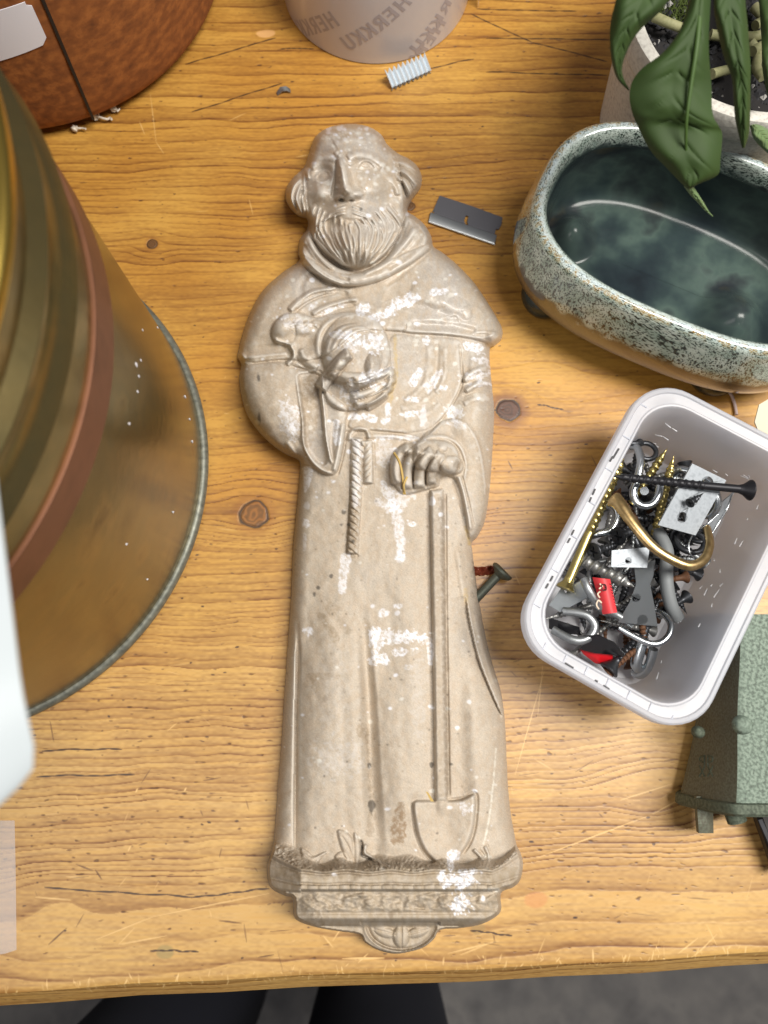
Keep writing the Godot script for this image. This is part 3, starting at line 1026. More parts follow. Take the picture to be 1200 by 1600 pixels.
	daub([541, 872, 536, 900, 535, 922], 8, 6, W, 0.6, 0.4)
	dab(643, 819, 7, 4, 0, W, 0.9, 0.3)
	dab(676, 784, 5, 7, 0, W, 0.9, 0.4)
	daub([650, 534, 652, 528], 4, 5, off, 0.8, 0.5)
	dab(667, 532, 6, 7, 0, W, 0.9, 0.4)
	dab(740, 545, 14, 9, 20, W, 0.85, 0.9)
	dab(752, 565, 12, 6, 10, W, 0.6, 1.0)
	dab(747, 586, 24, 6, -8, W, 0.7, 1.0)
	dab(752, 600, 20, 4, -4, W, 0.7, 0.9)
	daub([656, 580, 648, 594, 645, 600], 6, 6, W, 0.85, 0.4)
	daub([690, 580, 680, 594, 668, 606], 5, 7, W, 0.7, 0.9)
	dab(693, 606, 6, 5, 0, W, 0.9, 0.5)
	dab(642, 624, 16, 4, 4, W, 0.75, 0.7)
	dab(644, 646, 16, 5, -14, W, 0.8, 0.7)
	dab(710, 646, 12, 10, 20, W, 0.7, 0.9)
	dab(712, 662, 12, 7, 20, W, 0.5, 0.9)
	dab(661, 652, 5, 16, 10, W, 0.5, 0.8)
	# the large splash on the front of the robe
	dab(588, 1000, 12, 20, 0, W, 0.75, 0.8)
	dab(592, 1030, 18, 10, 0, W, 0.85, 0.5)
	dab(620, 996, 42, 11, 4, W, 0.65, 0.9)
	dab(646, 994, 22, 8, 0, W, 0.75, 0.8)
	dab(624, 1018, 12, 7, 0, W, 0.8, 0.4)
	daub([670, 1000, 673, 1020, 672, 1036], 6, 4, W, 0.6, 0.4)
	dab(600, 958, 9, 7, 0, W, 0.7, 0.3)
	dab(622, 947, 7, 4, 0, W, 0.7, 0.3)
	dab(621, 958, 4, 4, 0, W, 0.6, 0.3)
	dab(637, 1042, 8, 4, 0, W, 0.4, 0.4)
	dab(481, 987, 9, 6, 30, W, 0.75, 0.6)
	dab(478, 818, 6, 8, 0, W, 0.6, 0.3)
	dab(479, 790, 5, 6, 0, W, 0.5, 0.3)
	daub([476, 834, 476, 858], 2.5, 3, W, 0.4, 0.5)
	# spilled on the spade and down the plinth
	dab(708, 1336, 11, 9, 0, W, 1.0, 0.25)
	daub([704, 1342, 704, 1356], 5, 5, W, 0.9, 0.3)
	dab(728, 1262, 10, 10, 0, W, 0.55, 0.8)
	dab(716, 1374, 28, 14, 0, W, 0.95, 0.6)
	dab(735, 1362, 14, 4, 0, W, 0.8, 0.7)
	dab(720, 1412, 16, 15, 20, W, 0.95, 0.8)
	dab(755, 1404, 3, 4, 0, W, 0.9, 0.3)
	dab(772, 1390, 12, 3, 0, off, 0.7, 0.8)
	# paler patches low on the robe
	dab(530, 1185, 36, 26, 0, pale_tone, 0.35, 1.0)
	dab(520, 1080, 22, 60, 0, pale_tone, 0.16, 1.0)
	dab(655, 1080, 12, 60, 0, pale_tone, 0.25, 1.0)
	# spatter: dense on head and shoulders, thin lower down
	for i in 900:
		var u := 376 + rng.randf() * 400
		var v := 200.0 + pow(rng.randf(), 2.6) * 1180.0
		if noise.get_noise_2d(u * 2.2, v * 2.2) < -0.12 and v > 340.0:
			continue
		var r := 1.0 + 2.6 * pow(rng.randf(), 2.5)
		dab(u, v, r * (1.0 + 0.7 * rng.randf()), r, -30.0 + rng.randf() * 60.0, W if rng.randf() < 0.4 else off, 0.5 + 0.45 * rng.randf(), 0.3)
	for i in 150:
		var u := 440 + rng.randf() * 330
		var v := 760.0 + rng.randf() * 680.0
		dab(u, v, 0.9 + rng.randf(), 0.9 + rng.randf(), 0, black if rng.randf() < 0.4 else dirt_and_shade, 0.35 + 0.4 * rng.randf(), 0.3)

func statue(parent: Node3D) -> void:
	sculpt()
	paint_statue()
	var V := PackedVector3Array()
	var N := PackedVector3Array()
	V.resize(SW * SN)
	N.resize(SW * SN)
	for j in SN:
		var v := SY0 + j * SS
		for i in SW:
			var u := SX0 + i * SS
			if SD[j * SW + i] > -4.0:
				var h := height(i, j) + 0.08 * noise.get_noise_2d(u * 25.0, v * 25.0) + 0.5 * noise.get_noise_2d(u * 3.0 + 400.0, v * 3.0)
				V[j * SW + i] = P(u, v, h * 0.001)
				var pp := plinth_part(u, v)
				if pp:
					SP[j * SW + i] = pp
			else:
				V[j * SW + i] = P(u, v, -0.009)
	for j in range(1, SN - 1):
		for i in range(1, SW - 1):
			var k := j * SW + i
			if SD[k] > -4.0:
				N[k] = (V[k + SW] - V[k - SW]).cross(V[k + 1] - V[k - 1]).normalized()
	var names := ["robe", "head", "hair", "beard", "hood", "cape", "sleeve", "sleeve", "hand", "hand", "held_bundle", "cord", "spade", "plinth", "corbel", "ornament", "hair", "tunic_front", "robe"]
	var remap := []
	var idx := []
	var Vs := []
	var Ns := []
	var Cs := []
	for p in names.size():
		var r := PackedInt32Array()
		r.resize(SW * SN)
		r.fill(-1)
		remap.append(r)
		idx.append(PackedInt32Array())
		Vs.append(PackedVector3Array())
		Ns.append(PackedVector3Array())
		Cs.append(PackedColorArray())
	for p in names.size():
		var r: PackedInt32Array = remap[p]
		var I: PackedInt32Array = idx[p]
		var vv: PackedVector3Array = Vs[p]
		var nn: PackedVector3Array = Ns[p]
		var cc: PackedColorArray = Cs[p]
		for j in range(1, SN - 2):
			for i in range(1, SW - 2):
				var k := j * SW + i
				if SP[k] != p:
					continue
				var top := maxf(maxf(SD[k], SD[k + 1]), maxf(SD[k + SW], SD[k + SW + 1]))
				if top <= 0.0:
					continue
				for c in [k, k + 1, k + SW, k + SW + 1]:
					if r[c] < 0:
						r[c] = vv.size()
						vv.append(V[c])
						nn.append(N[c] if N[c] != Vector3.ZERO else Vector3.UP)
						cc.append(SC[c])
				I.append_array([r[k], r[k + 1], r[k + SW + 1], r[k], r[k + SW + 1], r[k + SW]])
		if I.is_empty():
			continue
		var A := []
		A.resize(Mesh.ARRAY_MAX)
		A[Mesh.ARRAY_VERTEX] = vv
		A[Mesh.ARRAY_NORMAL] = nn
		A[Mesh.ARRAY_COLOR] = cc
		A[Mesh.ARRAY_INDEX] = I
		var mesh := ArrayMesh.new()
		mesh.add_surface_from_arrays(Mesh.PRIMITIVE_TRIANGLES, A)
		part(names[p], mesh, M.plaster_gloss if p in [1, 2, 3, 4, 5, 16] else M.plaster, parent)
	SE.clear()
	SC.clear()

# ------------------------------------------------------------------ pine boards
const WX0 := -0.25
const WZ0 := -0.41
const WW := 0.50
const WH := 0.59
const TW := 1280
const TH := 1510
var wood_bytes: PackedByteArray

func wpx(u: float, v: float) -> Vector2:
	var p := P(u, v)
	return Vector2((p.x - WX0) / WW * TW, (p.z - WZ0) / WH * TH)

func noise_image(w: int, h: int, fx: float, fy: float, seed_: int, full_w: int, full_h: int) -> PackedByteArray:
	# fx, fy: cells across the whole picture; drawn small and enlarged
	var n := FastNoiseLite.new()
	n.noise_type = FastNoiseLite.TYPE_SIMPLEX_SMOOTH
	n.seed = seed_
	n.fractal_octaves = 3
	n.frequency = 1.0
	var im := Image.create_empty(w, h, false, Image.FORMAT_L8)
	for y in h:
		for x in w:
			im.set_pixel(x, y, G(clampf(0.5 + 0.62 * n.get_noise_2d(x * fx / w, y * fy / h), 0, 1)))
	if w != full_w or h != full_h:
		im.resize(full_w, full_h, Image.INTERPOLATE_CUBIC)
	return im.get_data()

func wood_line(a: Vector2, b: Vector2, col: Color, share: float, wide := 1.0) -> void:
	var steps := int(a.distance_to(b) * 1.5) + 1
	for s in steps + 1:
		var t := float(s) / steps
		var p := a.lerp(b, t)
		var w := wide * (0.4 + 0.6 * sin(PI * clampf(t, 0.02, 0.98)))
		for dy in range(-int(w) - 1, int(w) + 2):
			for dx in range(-int(w) - 1, int(w) + 2):
				var d := Vector2(int(p.x) + dx + 0.5, int(p.y) + dy + 0.5).distance_to(p)
				var f := clampf(w * 0.5 + 0.5 - d, 0, 1) * share
				if f > 0.0:
					wood_blend(int(p.x) + dx, int(p.y) + dy, col, f)

func wood_blend(x: int, y: int, c: Color, f: float) -> void:
	if x < 0 or y < 0 or x >= TW or y >= TH:
		return
	var k := (y * TW + x) * 3
	wood_bytes[k] = int(lerpf(wood_bytes[k], c.r * 255.0, f))
	wood_bytes[k + 1] = int(lerpf(wood_bytes[k + 1], c.g * 255.0, f))
	wood_bytes[k + 2] = int(lerpf(wood_bytes[k + 2], c.b * 255.0, f))

func make_wood() -> void:
	# knots: place in the photograph, radius in mm, how far the grain swerves, kind
	var knots := [[396, 803, 6.6, 20.0, 0], [237, 381, 2.6, 12.0, 1], [793, 640, 5.6, 18.0, 2], [862, 596, 3.0, 26.0, 3], [330, 625, 3.0, 16.0, 3], [640, 322, 2.4, 10.0, 1], [80, 1440, 5.0, 20.0, 3], [190, 880, 3.0, 14.0, 3], [560, 60, 3.0, 22.0, 3], [1020, 1230, 3.0, 18.0, 3]]
	var cw := 160
	var ch := 190
	var warp := Image.create_empty(cw, ch, false, Image.FORMAT_RF)
	var n := FastNoiseLite.new()
	n.noise_type = FastNoiseLite.TYPE_SIMPLEX_SMOOTH
	n.seed = 11
	n.frequency = 1.0
	n.fractal_octaves = 3
	for j in ch:
		for i in cw:
			var x := (WX0 + WW * (i + 0.5) / cw) * 1000.0
			var z := (WZ0 + WH * (j + 0.5) / ch) * 1000.0
			var y := z + x * (0.012 + 0.036 * smoothstep(-50.0, 140.0, z)) + 5.0 * n.get_noise_2d(x * 0.006, z * 0.012) + 1.1 * n.get_noise_2d(x * 0.03 + 50.0, z * 0.03)
			for kn in knots:
				var p := P(kn[0], kn[1])
				var dx: float = (x - p.x * 1000.0) / kn[3]
				var dz: float = (z - p.z * 1000.0) / (kn[3] * 0.8)
				var e := dx * dx + dz * dz
				if e < 9.0:
					y -= (z - p.z * 1000.0) * 0.82 * exp(-e)
			warp.set_pixel(i, j, Color(y, 0, 0))
	warp.resize(TW, TH, Image.INTERPOLATE_CUBIC)
	var Y := warp.get_data().to_float32_array()
	# growth rings across the board: a dark late-wood line at the end of each
	var L0 := -470.0
	var count := 7400
	var late := PackedFloat32Array()
	var tone := PackedFloat32Array()
	late.resize(count)
	tone.resize(count)
	var at := 0.0
	rng.seed = 5
	while at < count:
		var z := L0 + at * 0.1
		var gap := 5.0
		if z < -290.0:
			gap = 6.5
		elif z < -215.0:
			gap = 3.0
		elif z < -105.0:
			gap = 6.0
		elif z < -10.0:
			gap = 2.9
		elif z < 92.0:
			gap = 2.7
		else:
			gap = 8.0
		gap *= 0.45 + 1.1 * rng.randf()
		var strong := 0.40 + 0.75 * rng.randf()
		if z > -215.0 and z < -105.0:
			strong *= 0.6
		var tn := rng.randf() * 0.22
		var len_ := int(gap * 10.0) + 4
		for k in len_:
			if at + k < count:
				var t := float(k) / len_
				late[int(at) + k] = strong * (pow(t, 5.0) * 0.9 + 0.12 * t) * (1.0 - smoothstep(0.94, 1.0, t) * 0.7)
				tone[int(at) + k] = tn
		at += len_
	var fibre := noise_image(40, 755, 22, 420, 3, TW, TH)
	var fine := noise_image(320, 755, 120, 700, 4, TW, TH)
	var mott := noise_image(80, 94, 5, 9, 6, TW, TH)
	var big := noise_image(50, 60, 2.6, 5.2, 16, TW, TH)
	var dash := noise_image(427, 755, 62, 300, 8, TW, TH)
	wood_bytes = PackedByteArray()
	wood_bytes.resize(TW * TH * 3)
	var hb := PackedByteArray()
	hb.resize(TW * TH)
	var l0 := Vector3(201, 153, 70)
	var l1 := Vector3(187, 134, 53)
	var dk := Vector3(108, 64, 22)
	var worn := Vector3(207, 173, 118)        # gloss sheen towards the front edge, put into the wood colour
	for y in TH:
		var zz := (WZ0 + WH * y / TH)
		var front_sheen := 0.70 * smoothstep(-0.12, 0.06, zz)
		var busy := 0.015 + 0.055 * smoothstep(-0.06, 0.02, zz) * (1.0 - smoothstep(0.085, 0.12, zz)) + 0.035 * smoothstep(-0.28, -0.34, zz)
		for x in TW:
			var k := y * TW + x
			var f := (Y[k] - L0) * 10.0
			var i := clampi(int(f), 0, count - 2)
			var t := f - i
			var lt := late[i] * (1.0 - t) + late[i + 1] * t
			var fb := fibre[k] * 0.0039
			var fi := fine[k] * 0.0039
			var mo := mott[k] * 0.0039
			var d := lt * (0.22 + 0.95 * mo + 0.8 * (fb - 0.5)) + tone[i] + 0.40 * (fb - 0.5) + 0.30 * (fi - 0.5) + 0.22 * (big[k] * 0.0039 - 0.45)
			var da := dash[k] * 0.0039 + lt * 0.10
			var dent := clampf((da - 0.845 + busy * (0.1 + 1.5 * mo)) * 8.0, 0.0, 1.0) * (0.4 + 0.9 * fi)
			d = clampf(d, 0.0, 1.0)
			var c := l0.lerp(l1, clampf(mo * 1.6 - 0.3, 0.0, 1.0)).lerp(worn, front_sheen * (0.5 + 0.7 * fb)).lerp(dk, d)
			c = c.lerp(Vector3(70, 42, 24), dent * 0.7)
			wood_bytes[k * 3] = int(c.x)
			wood_bytes[k * 3 + 1] = int(c.y)
			wood_bytes[k * 3 + 2] = int(c.z)
			hb[k] = int(clampf(205.0 - 80.0 * lt + 26.0 * (fb - 0.5) + 18.0 * (fi - 0.5) - 120.0 * dent, 0.0, 255.0))
	# the knots themselves
	for kn in knots:
		if kn[4] == 3:
			continue
		var c := wpx(kn[0], kn[1])
		var s := TW / WW * 0.001
		var r: float = kn[2] * s
		var halo := 2.2 * r
		for y in range(int(c.y - halo), int(c.y + halo) + 1):
			for x in range(int(c.x - halo), int(c.x + halo) + 1):
				if x < 0 or y < 0 or x >= TW or y >= TH:
					continue
				var d := Vector2((x - c.x) * 0.96, y - c.y).length() / r
				var w := noise.get_noise_2d(x * 5.0, y * 5.0)
				d += 0.12 * w
				if d < 1.0:
					var ring := 0.5 + 0.5 * sin(d * 16.0 + w * 3.0)
					var base: Color = [Color8(150, 98, 44), Color8(112, 76, 42), Color8(84, 50, 36)][kn[4]]
					wood_blend(x, y, base.darkened(0.28 * ring), 0.92)
				if absf(d - 1.0) < 0.13:
					wood_blend(x, y, Color8(42, 26, 20), (1.0 - absf(d - 1.0) / 0.13) * 0.85)
					if y * TW + x < hb.size():
						hb[y * TW + x] = int(hb[y * TW + x] * 0.5)
				elif d > 1.0 and kn[4] == 2:
					wood_blend(x, y, Color8(92, 50, 40), 0.6 * clampf((2.1 - d) / 1.1, 0, 1))
				elif d > 1.0:
					wood_blend(x, y, Color8(140, 84, 36), 0.4 * clampf((1.8 - d) / 0.8, 0, 1))
	# pale oval beside the dark knot, filler patches, cracks, scratches
	for e in [[862, 596, 30, 11, Color8(214, 158, 76), 0.45], [45, 905, 40, 16, Color8(206, 150, 80), 0.0], [747, 1450, 14, 9, Color8(150, 122, 74), 0.6], [256, 1485, 15, 11, Color8(158, 136, 84), 0.75], [415, 52, 16, 7, Color8(228, 178, 120), 0.8], [840, 1405, 20, 12, Color8(196, 116, 70), 0.35]]:
		var c := wpx(e[0], e[1])
		var s := wpx(e[0] + 1, e[1]).x - c.x
		for y in range(int(c.y - e[3] * s * 1.4), int(c.y + e[3] * s * 1.4)):
			for x in range(int(c.x - e[2] * s * 1.4), int(c.x + e[2] * s * 1.4)):
				var d := Vector2((x - c.x) / (e[2] * s), (y - c.y) / (e[3] * s)).length() + 0.35 * noise.get_noise_2d(x * 3.0, y * 3.0)
				wood_blend(x, y, e[4], e[5] * clampf((1.0 - d) * 4.0, 0, 1))
	var crack := Color8(46, 28, 16)
	for l in [[438, 76, 490, 76], [736, 22, 830, 66], [830, 66, 948, 96], [600, 122, 740, 92], [745, 14, 900, 18], [760, 60, 950, 62], [66, 1172, 190, 1170], [58, 1212, 210, 1210], [70, 1386, 300, 1402], [300, 1402, 420, 1388], [840, 632, 880, 640], [775, 640, 760, 648], [735, 1455, 800, 1462], [640, 1452, 560, 1456], [290, 100, 430, 60], [300, 175, 440, 130], [760, 112, 948, 118], [235, 1486, 310, 1486]]:
		var a := wpx(l[0], l[1])
		var b := wpx(l[2], l[3])
		for s in 6:
			var p := a.lerp(b, s / 6.0) + Vector2(0, 2.0 * noise.get_noise_2d(s * 40.0, a.y))
			var q := a.lerp(b, (s + 1) / 6.0) + Vector2(0, 2.0 * noise.get_noise_2d(s * 40.0 + 40.0, a.y))
			wood_line(p, q, crack, 0.75, 1.6)
	var pale := Color8(226, 188, 126)
	for l in [[235, 148, 244, 222, 1.0], [244, 222, 256, 240, 1.0], [218, 190, 226, 210, 1.2], [56, 1402, 110, 1406, 1.6], [104, 1370, 128, 1371, 1.4], [535, 1498, 600, 1497, 2.4], [560, 1504, 575, 1490, 1.4], [150, 1468, 240, 1432, 1.2], [240, 1432, 420, 1396, 1.2], [186, 1475, 210, 1450, 1.0], [200, 1330, 204, 1322, 1.6], [212, 1238, 215, 1232, 1.8], [288, 1236, 291, 1231, 1.8], [185, 1476, 260, 1462, 1.4], [840, 1340, 1010, 1276, 1.3], [700, 1490, 780, 1470, 1.4], [1060, 1490, 1090, 1466, 1.4], [1080, 1500, 1120, 1460, 1.2], [720, 1492, 760, 1476, 1.2], [840, 1120, 848, 1040, 1.0], [805, 1210, 850, 1050, 1.0], [970, 1250, 1050, 1225, 1.4], [1020, 1272, 1060, 1250, 1.2], [540, 1440, 520, 1470, 1.4], [505, 1462, 520, 1480, 1.4]]:
		wood_line(wpx(l[0], l[1]), wpx(l[2], l[3]), pale, 0.75, l[4])
	for i in 260:
		var u := rng.randf() * 1200.0
		var v := 60.0 + 1440.0 * sqrt(rng.randf())
		var a := wpx(u, v)
		var ang := rng.randf_range(-1.4, 1.4) if rng.randf() < 0.5 else rng.randf_range(-0.15, 0.15)
		var len_ := rng.randf_range(3.0, 26.0)
		wood_line(a, a + Vector2(cos(ang), sin(ang)) * len_, pale if rng.randf() < 0.55 else Color8(74, 46, 26), rng.randf_range(0.2, 0.55), rng.randf_range(0.7, 1.5))
	# chipped and rubbed front edge
	for i in 190:
		var u := rng.randf() * 1200.0
		var v := 1556.0 - u * 0.0525 - 26.0 * pow(rng.randf(), 1.8)
		var a := wpx(u, v)
		wood_line(a, a + Vector2(rng.randf_range(-4, 4), rng.randf_range(2, 14)), Color8(236, 200, 140), rng.randf_range(0.15, 0.6), rng.randf_range(0.8, 1.8))
	for i in 260:
		var c := wpx(rng.randf() * 1200.0, 40 + rng.randf() * 1480.0)
		wood_line(c, c + Vector2(rng.randf_range(1, 5), rng.randf_range(-1, 1)), Color8(54, 34, 22), rng.randf_range(0.3, 0.75), rng.randf_range(0.8, 2.0))
	var im := Image.create_from_data(TW, TH, false, Image.FORMAT_RGB8, wood_bytes)
	var hm := Image.create_from_data(TW, TH, false, Image.FORMAT_L8, hb)
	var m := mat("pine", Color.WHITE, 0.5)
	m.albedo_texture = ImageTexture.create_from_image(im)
	m.heightmap_enabled = true
	m.heightmap_texture = ImageTexture.create_from_image(hm)
	m.heightmap_scale = 0.045
	m.clearcoat_enabled = true
	m.clearcoat = 0.35
	m.clearcoat_roughness = 0.34
	wood_bytes.clear()

func table() -> void:
	var t := thing("wooden_table", "scratched honey coloured pine workbench that everything lies on", "table", Vector3(0, 0, -0.2))
	# front edge runs slightly askew; the top is one board with an eased front edge
	var a := Vector2(-0.1673, 0.1404)
	var b := Vector2(0.1689, 0.1244)
	var dir := (b - a).normalized()
	var nrm := Vector2(-dir.y, dir.x)          # towards the viewer
	var prof := [[-0.82, 0.0], [-0.004, 0.0], [-0.0015, -0.0008], [0.0, -0.0028], [0.0068, -0.0105], [0.0074, -0.0135], [0.0068, -0.017], [0.004, -0.030], [-0.82, -0.032]]
	var rings := []
	var xs := []
	for i in 41:
		xs.append(lerpf(-0.75, 0.75, i / 40.0))
	for x in xs:
		var c: Vector2 = a + dir * (x + 0.17) + nrm * (0.0007 * sin(x * 21.0) + 0.0004 * sin(x * 67.0))
		var ring := []
		for p in prof:
			ring.append(Vector3(c.x + nrm.x * p[0], TY + p[1], c.y + nrm.y * p[0]))
		rings.append(ring)
	var V := PackedVector3Array()
	var U := PackedVector2Array()
	var I := PackedInt32Array()
	var np := prof.size()
	for ring in rings:
		var along := 0.0
		for k in np:
			var p: Vector3 = ring[k]
			V.append(p)
			# the picture of the boards runs on over the edge
			var z := p.z
			if k > 1 and k < np - 1:
				along += ring[k].distance_to(ring[k - 1])
				z = ring[1].z + along
			U.append(Vector2((p.x - WX0) / WW, (z - WZ0) / WH))
	for r in rings.size() - 1:
		for k in np:
			var k2 := (k + 1) % np
			I.append_array([r * np + k, r * np + k2, (r + 1) * np + k2, r * np + k, (r + 1) * np + k2, (r + 1) * np + k])
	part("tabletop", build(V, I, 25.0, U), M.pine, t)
	var legm := mat("leg_pine", Color8(176, 118, 52), 0.6)
	for q in [[-0.66, -0.58], [0.66, -0.58], [-0.66, 0.03], [0.66, -0.02]]:
		part("leg", box(Vector3(q[0], 0.359, q[1]), Vector3(0.07, 0.716, 0.07), Basis(), 0.004), legm, t)
	part("apron", box(Vector3(0, 0.655, 0.02), Vector3(1.2, 0.10, 0.022), Basis(), 0.003), legm, t)

# ------------------------------------------------------------------ vessels
func brass_bucket() -> void:
	var c := Vector3(-0.214, TY, -0.095)
	var t := thing("brass_bucket", "tall tarnished brass bucket with a copper band, standing at the left", "bucket", c)
	var R := 0.1245
	part("wall", lathe([[R - 0.003, 0.004], [R, 0.005], [R, 0.05], [R + 0.0003, 0.10], [R, 0.134], [R, 0.150], [R - 0.0005, 0.157], [R - 0.0010, 0.163], [R + 0.0014, 0.166], [R + 0.0034, 0.170], [R + 0.0012, 0.174], [R - 0.0012, 0.177], [R - 0.0012, 0.183], [R + 0.0028, 0.188], [R - 0.0010, 0.192], [R - 0.001, 0.2], [R - 0.001, 0.206], [R - 0.0035, 0.206], [R - 0.0035, 0.006], [R - 0.02, 0.006], [0.001, 0.006], [0.001, 0.0045]].map(func(p): return Vector2(p[0], p[1])), c, 128, 40.0), M.brass, t)
	part("copper_band", lathe([[R + 0.0003, 0.1335], [R + 0.0012, 0.1338], [R + 0.0014, 0.1345], [R + 0.0014, 0.1495], [R + 0.0012, 0.1502], [R + 0.0003, 0.1505]].map(func(p): return Vector2(p[0], p[1])), c, 128, 40.0), M.copper, t)
	# specks of paint and lime on the wall
	for q in [[212, 570, 5], [219, 563, 3], [216, 588, 3], [214, 612, 3], [201, 662, 3], [289, 620, 4], [296, 655, 3], [300, 690, 4], [222, 516, 2.5], [246, 512, 2.5], [197, 850, 3], [270, 800, 3], [230, 905, 2.5]]:
		var w := on_wall(q[0], q[1], c, R)
		var da: float = q[2] * 0.00017 / R
		var dh: float = q[2] * 0.00026
		part("paint_speck", wall_patch(c, R + 0.0002, [w + Vector2(-da, -dh), w + Vector2(da, -dh * 0.6), w + Vector2(da * 0.7, dh), w + Vector2(-da * 0.8, dh * 0.7)], 0.0003, 0.3), M.paper, t)
	var bead := []
	for k in 14:
		var a := TAU * k / 14
		bead.append(Vector2(R + 0.0004 + 0.0026 * cos(a), 0.0032 + 0.0028 * sin(a)))
	part("foot_rim", lathe(bead, c, 128, 60.0, false, true), M.lead, t)
	var top := []
	for k in 14:
		var a := TAU * k / 14
		top.append(Vector2(R + 0.0002 + 0.0032 * cos(a), 0.2075 + 0.0030 * sin(a)))
	part("top_rim", lathe(top, c, 128, 60.0, false, true), M.bright_brass, t)

func bilinear_card() -> void:
	var o := thing("white_card", "glossy white card lying over the brass bucket's rim, one corner curling down", "card", P(0, 1100, 0.212))
	var grid := []
	var A := P(-8, 730, 0.2145)
	var B := P(54, 1246, 0.2145)
	for j in 15:
		var s := j / 14.0
		var row := []
		for i in 15:
			var q := i / 14.0
			var e := A.lerp(B, s)
			var inward := Vector3(-0.070, 0, 0.012).lerp(Vector3(-0.070, 0, 0.056), s * s)
			var p := e + inward * q
			var rounded := clampf((s - 0.80) / 0.20, 0.0, 1.0)
			p += Vector3(-0.0065, 0, -0.001) * rounded * rounded * rounded * (1.0 - q)
			# the near corner droops and bends
			var d := clampf((s - 0.62) / 0.38, 0.0, 1.0)
			p.y -= 0.007 * d * d * (1.0 - q * 0.6) - 0.004 * sin(PI * s) * q
			p.y -= 0.002 * d * sin(q * 9.0)
			row.append(p)
		grid.append(row)
	part("card_sheet", sheet(grid, 0.0006), M.white_card, o)

func on_wall(u: float, v: float, c: Vector3, R: float) -> Vector2:
	# azimuth and height at which the line of sight meets an upright cylinder's near wall
	var lo := 0.0
	var hi := 0.3
	for k in 40:
		var m := (lo + hi) / 2
		var p := P(u, v, m)
		if Vector2(p.x - c.x, p.z - c.z).length() < R:
			lo = m
		else:
			hi = m
	var p := P(u, v, lo)
	return Vector2(atan2(p.z - c.z, p.x - c.x), lo)

func wall_patch(c: Vector3, R: float, corners: Array, thick: float, round_ := 0.0) -> ArrayMesh:
	# a patch stuck on an upright cylinder between four (azimuth, height) corners
	var grid := []
	for j in 9:
		var row := []
		for i in 17:
			var a: Vector2 = corners[0].lerp(corners[1], i / 16.0).lerp(corners[3].lerp(corners[2], i / 16.0), j / 8.0)
			if round_ > 0.0:
				var ii := absf(i / 8.0 - 1.0)
				var jj := absf(j / 4.0 - 1.0)
				if ii > 0.99 and jj > 0.99:
					a = a.lerp((corners[0] + corners[1] + corners[2] + corners[3]) / 4.0, round_)
			row.append(c + Vector3(cos(a.x) * R, a.y, sin(a.x) * R))
		grid.append(row)
	return sheet(grid, thick)

func rust_pot() -> void:
	var c := Vector3(-0.200, TY, -0.390)
	var t := thing("rusty_pot", "round rust brown iron pot with a white sticker in the top left corner", "pot", c)
	var prof := [[0.001, 0.004], [0.098, 0.004], [0.1035, 0.0045], [0.1082, 0.008], [0.1105, 0.014], [0.1118, 0.026], [0.1125, 0.05], [0.1125, 0.1], [0.1118, 0.13], [0.1118, 0.134], [0.109, 0.134], [0.109, 0.02], [0.1, 0.012], [0.001, 0.010]]
	part("body", lathe(prof.map(func(p): return Vector2(p[0], p[1])), c, 128, 50.0), M.rust, t)
	var path := []
	for k in 15:
		var a := on_wall(141.0 - 63.0 * k / 14.0 - 12.0 * sin(PI * k / 14.0), 178.0 - 178.0 * k / 14.0, c, 0.1126)
		path.append(a)
	var grid := []
	for s in [-0.5, 0.5]:
		var row := []
		for k in 15:
			var h := 0.009 + 0.115 * k / 14.0
			var az := 0.0
			az = path[0].x + (path[14].x - path[0].x) * k / 14.0 + s * 0.013
			var R := 0.1122 if h > 0.04 else 0.1105 + 0.0017 * (h - 0.009) / 0.031
			row.append(c + Vector3(cos(az) * R, h, sin(az) * R))
		grid.append(row)
	part("lap_seam", sheet(grid, 0.0022), M.dark_iron, t)
	part("sticker", wall_patch(c, 0.1128, [on_wall(-70, 108, c, 0.1128), on_wall(76, 66, c, 0.1128), on_wall(46, 0, c, 0.1128), on_wall(-70, 30, c, 0.1128)], 0.0003, 0.12), M.paper, t)
	# lumps of old adhesive hanging on its foot
	for q in [[160, 184, 0.0042], [126, 199, 0.0034], [186, 170, 0.003]]:
		var o := P(q[0], q[1], 0.003)
		var pts := []
		for k in 5:
			pts.append(o + Vector3(rng.randf_range(-1, 1), rng.randf_range(-0.4, 0.5), rng.randf_range(-1, 1)) * q[2] * 0.6 + Vector3((k - 2) * q[2] * 0.35, 0, 0))
		var bit := part("glue_lump", tube(smooth3(pts, 4), [q[2] * 0.2, q[2] * 0.55, q[2] * 0.5, q[2] * 0.6, q[2] * 0.15], 8), M.glue, t)

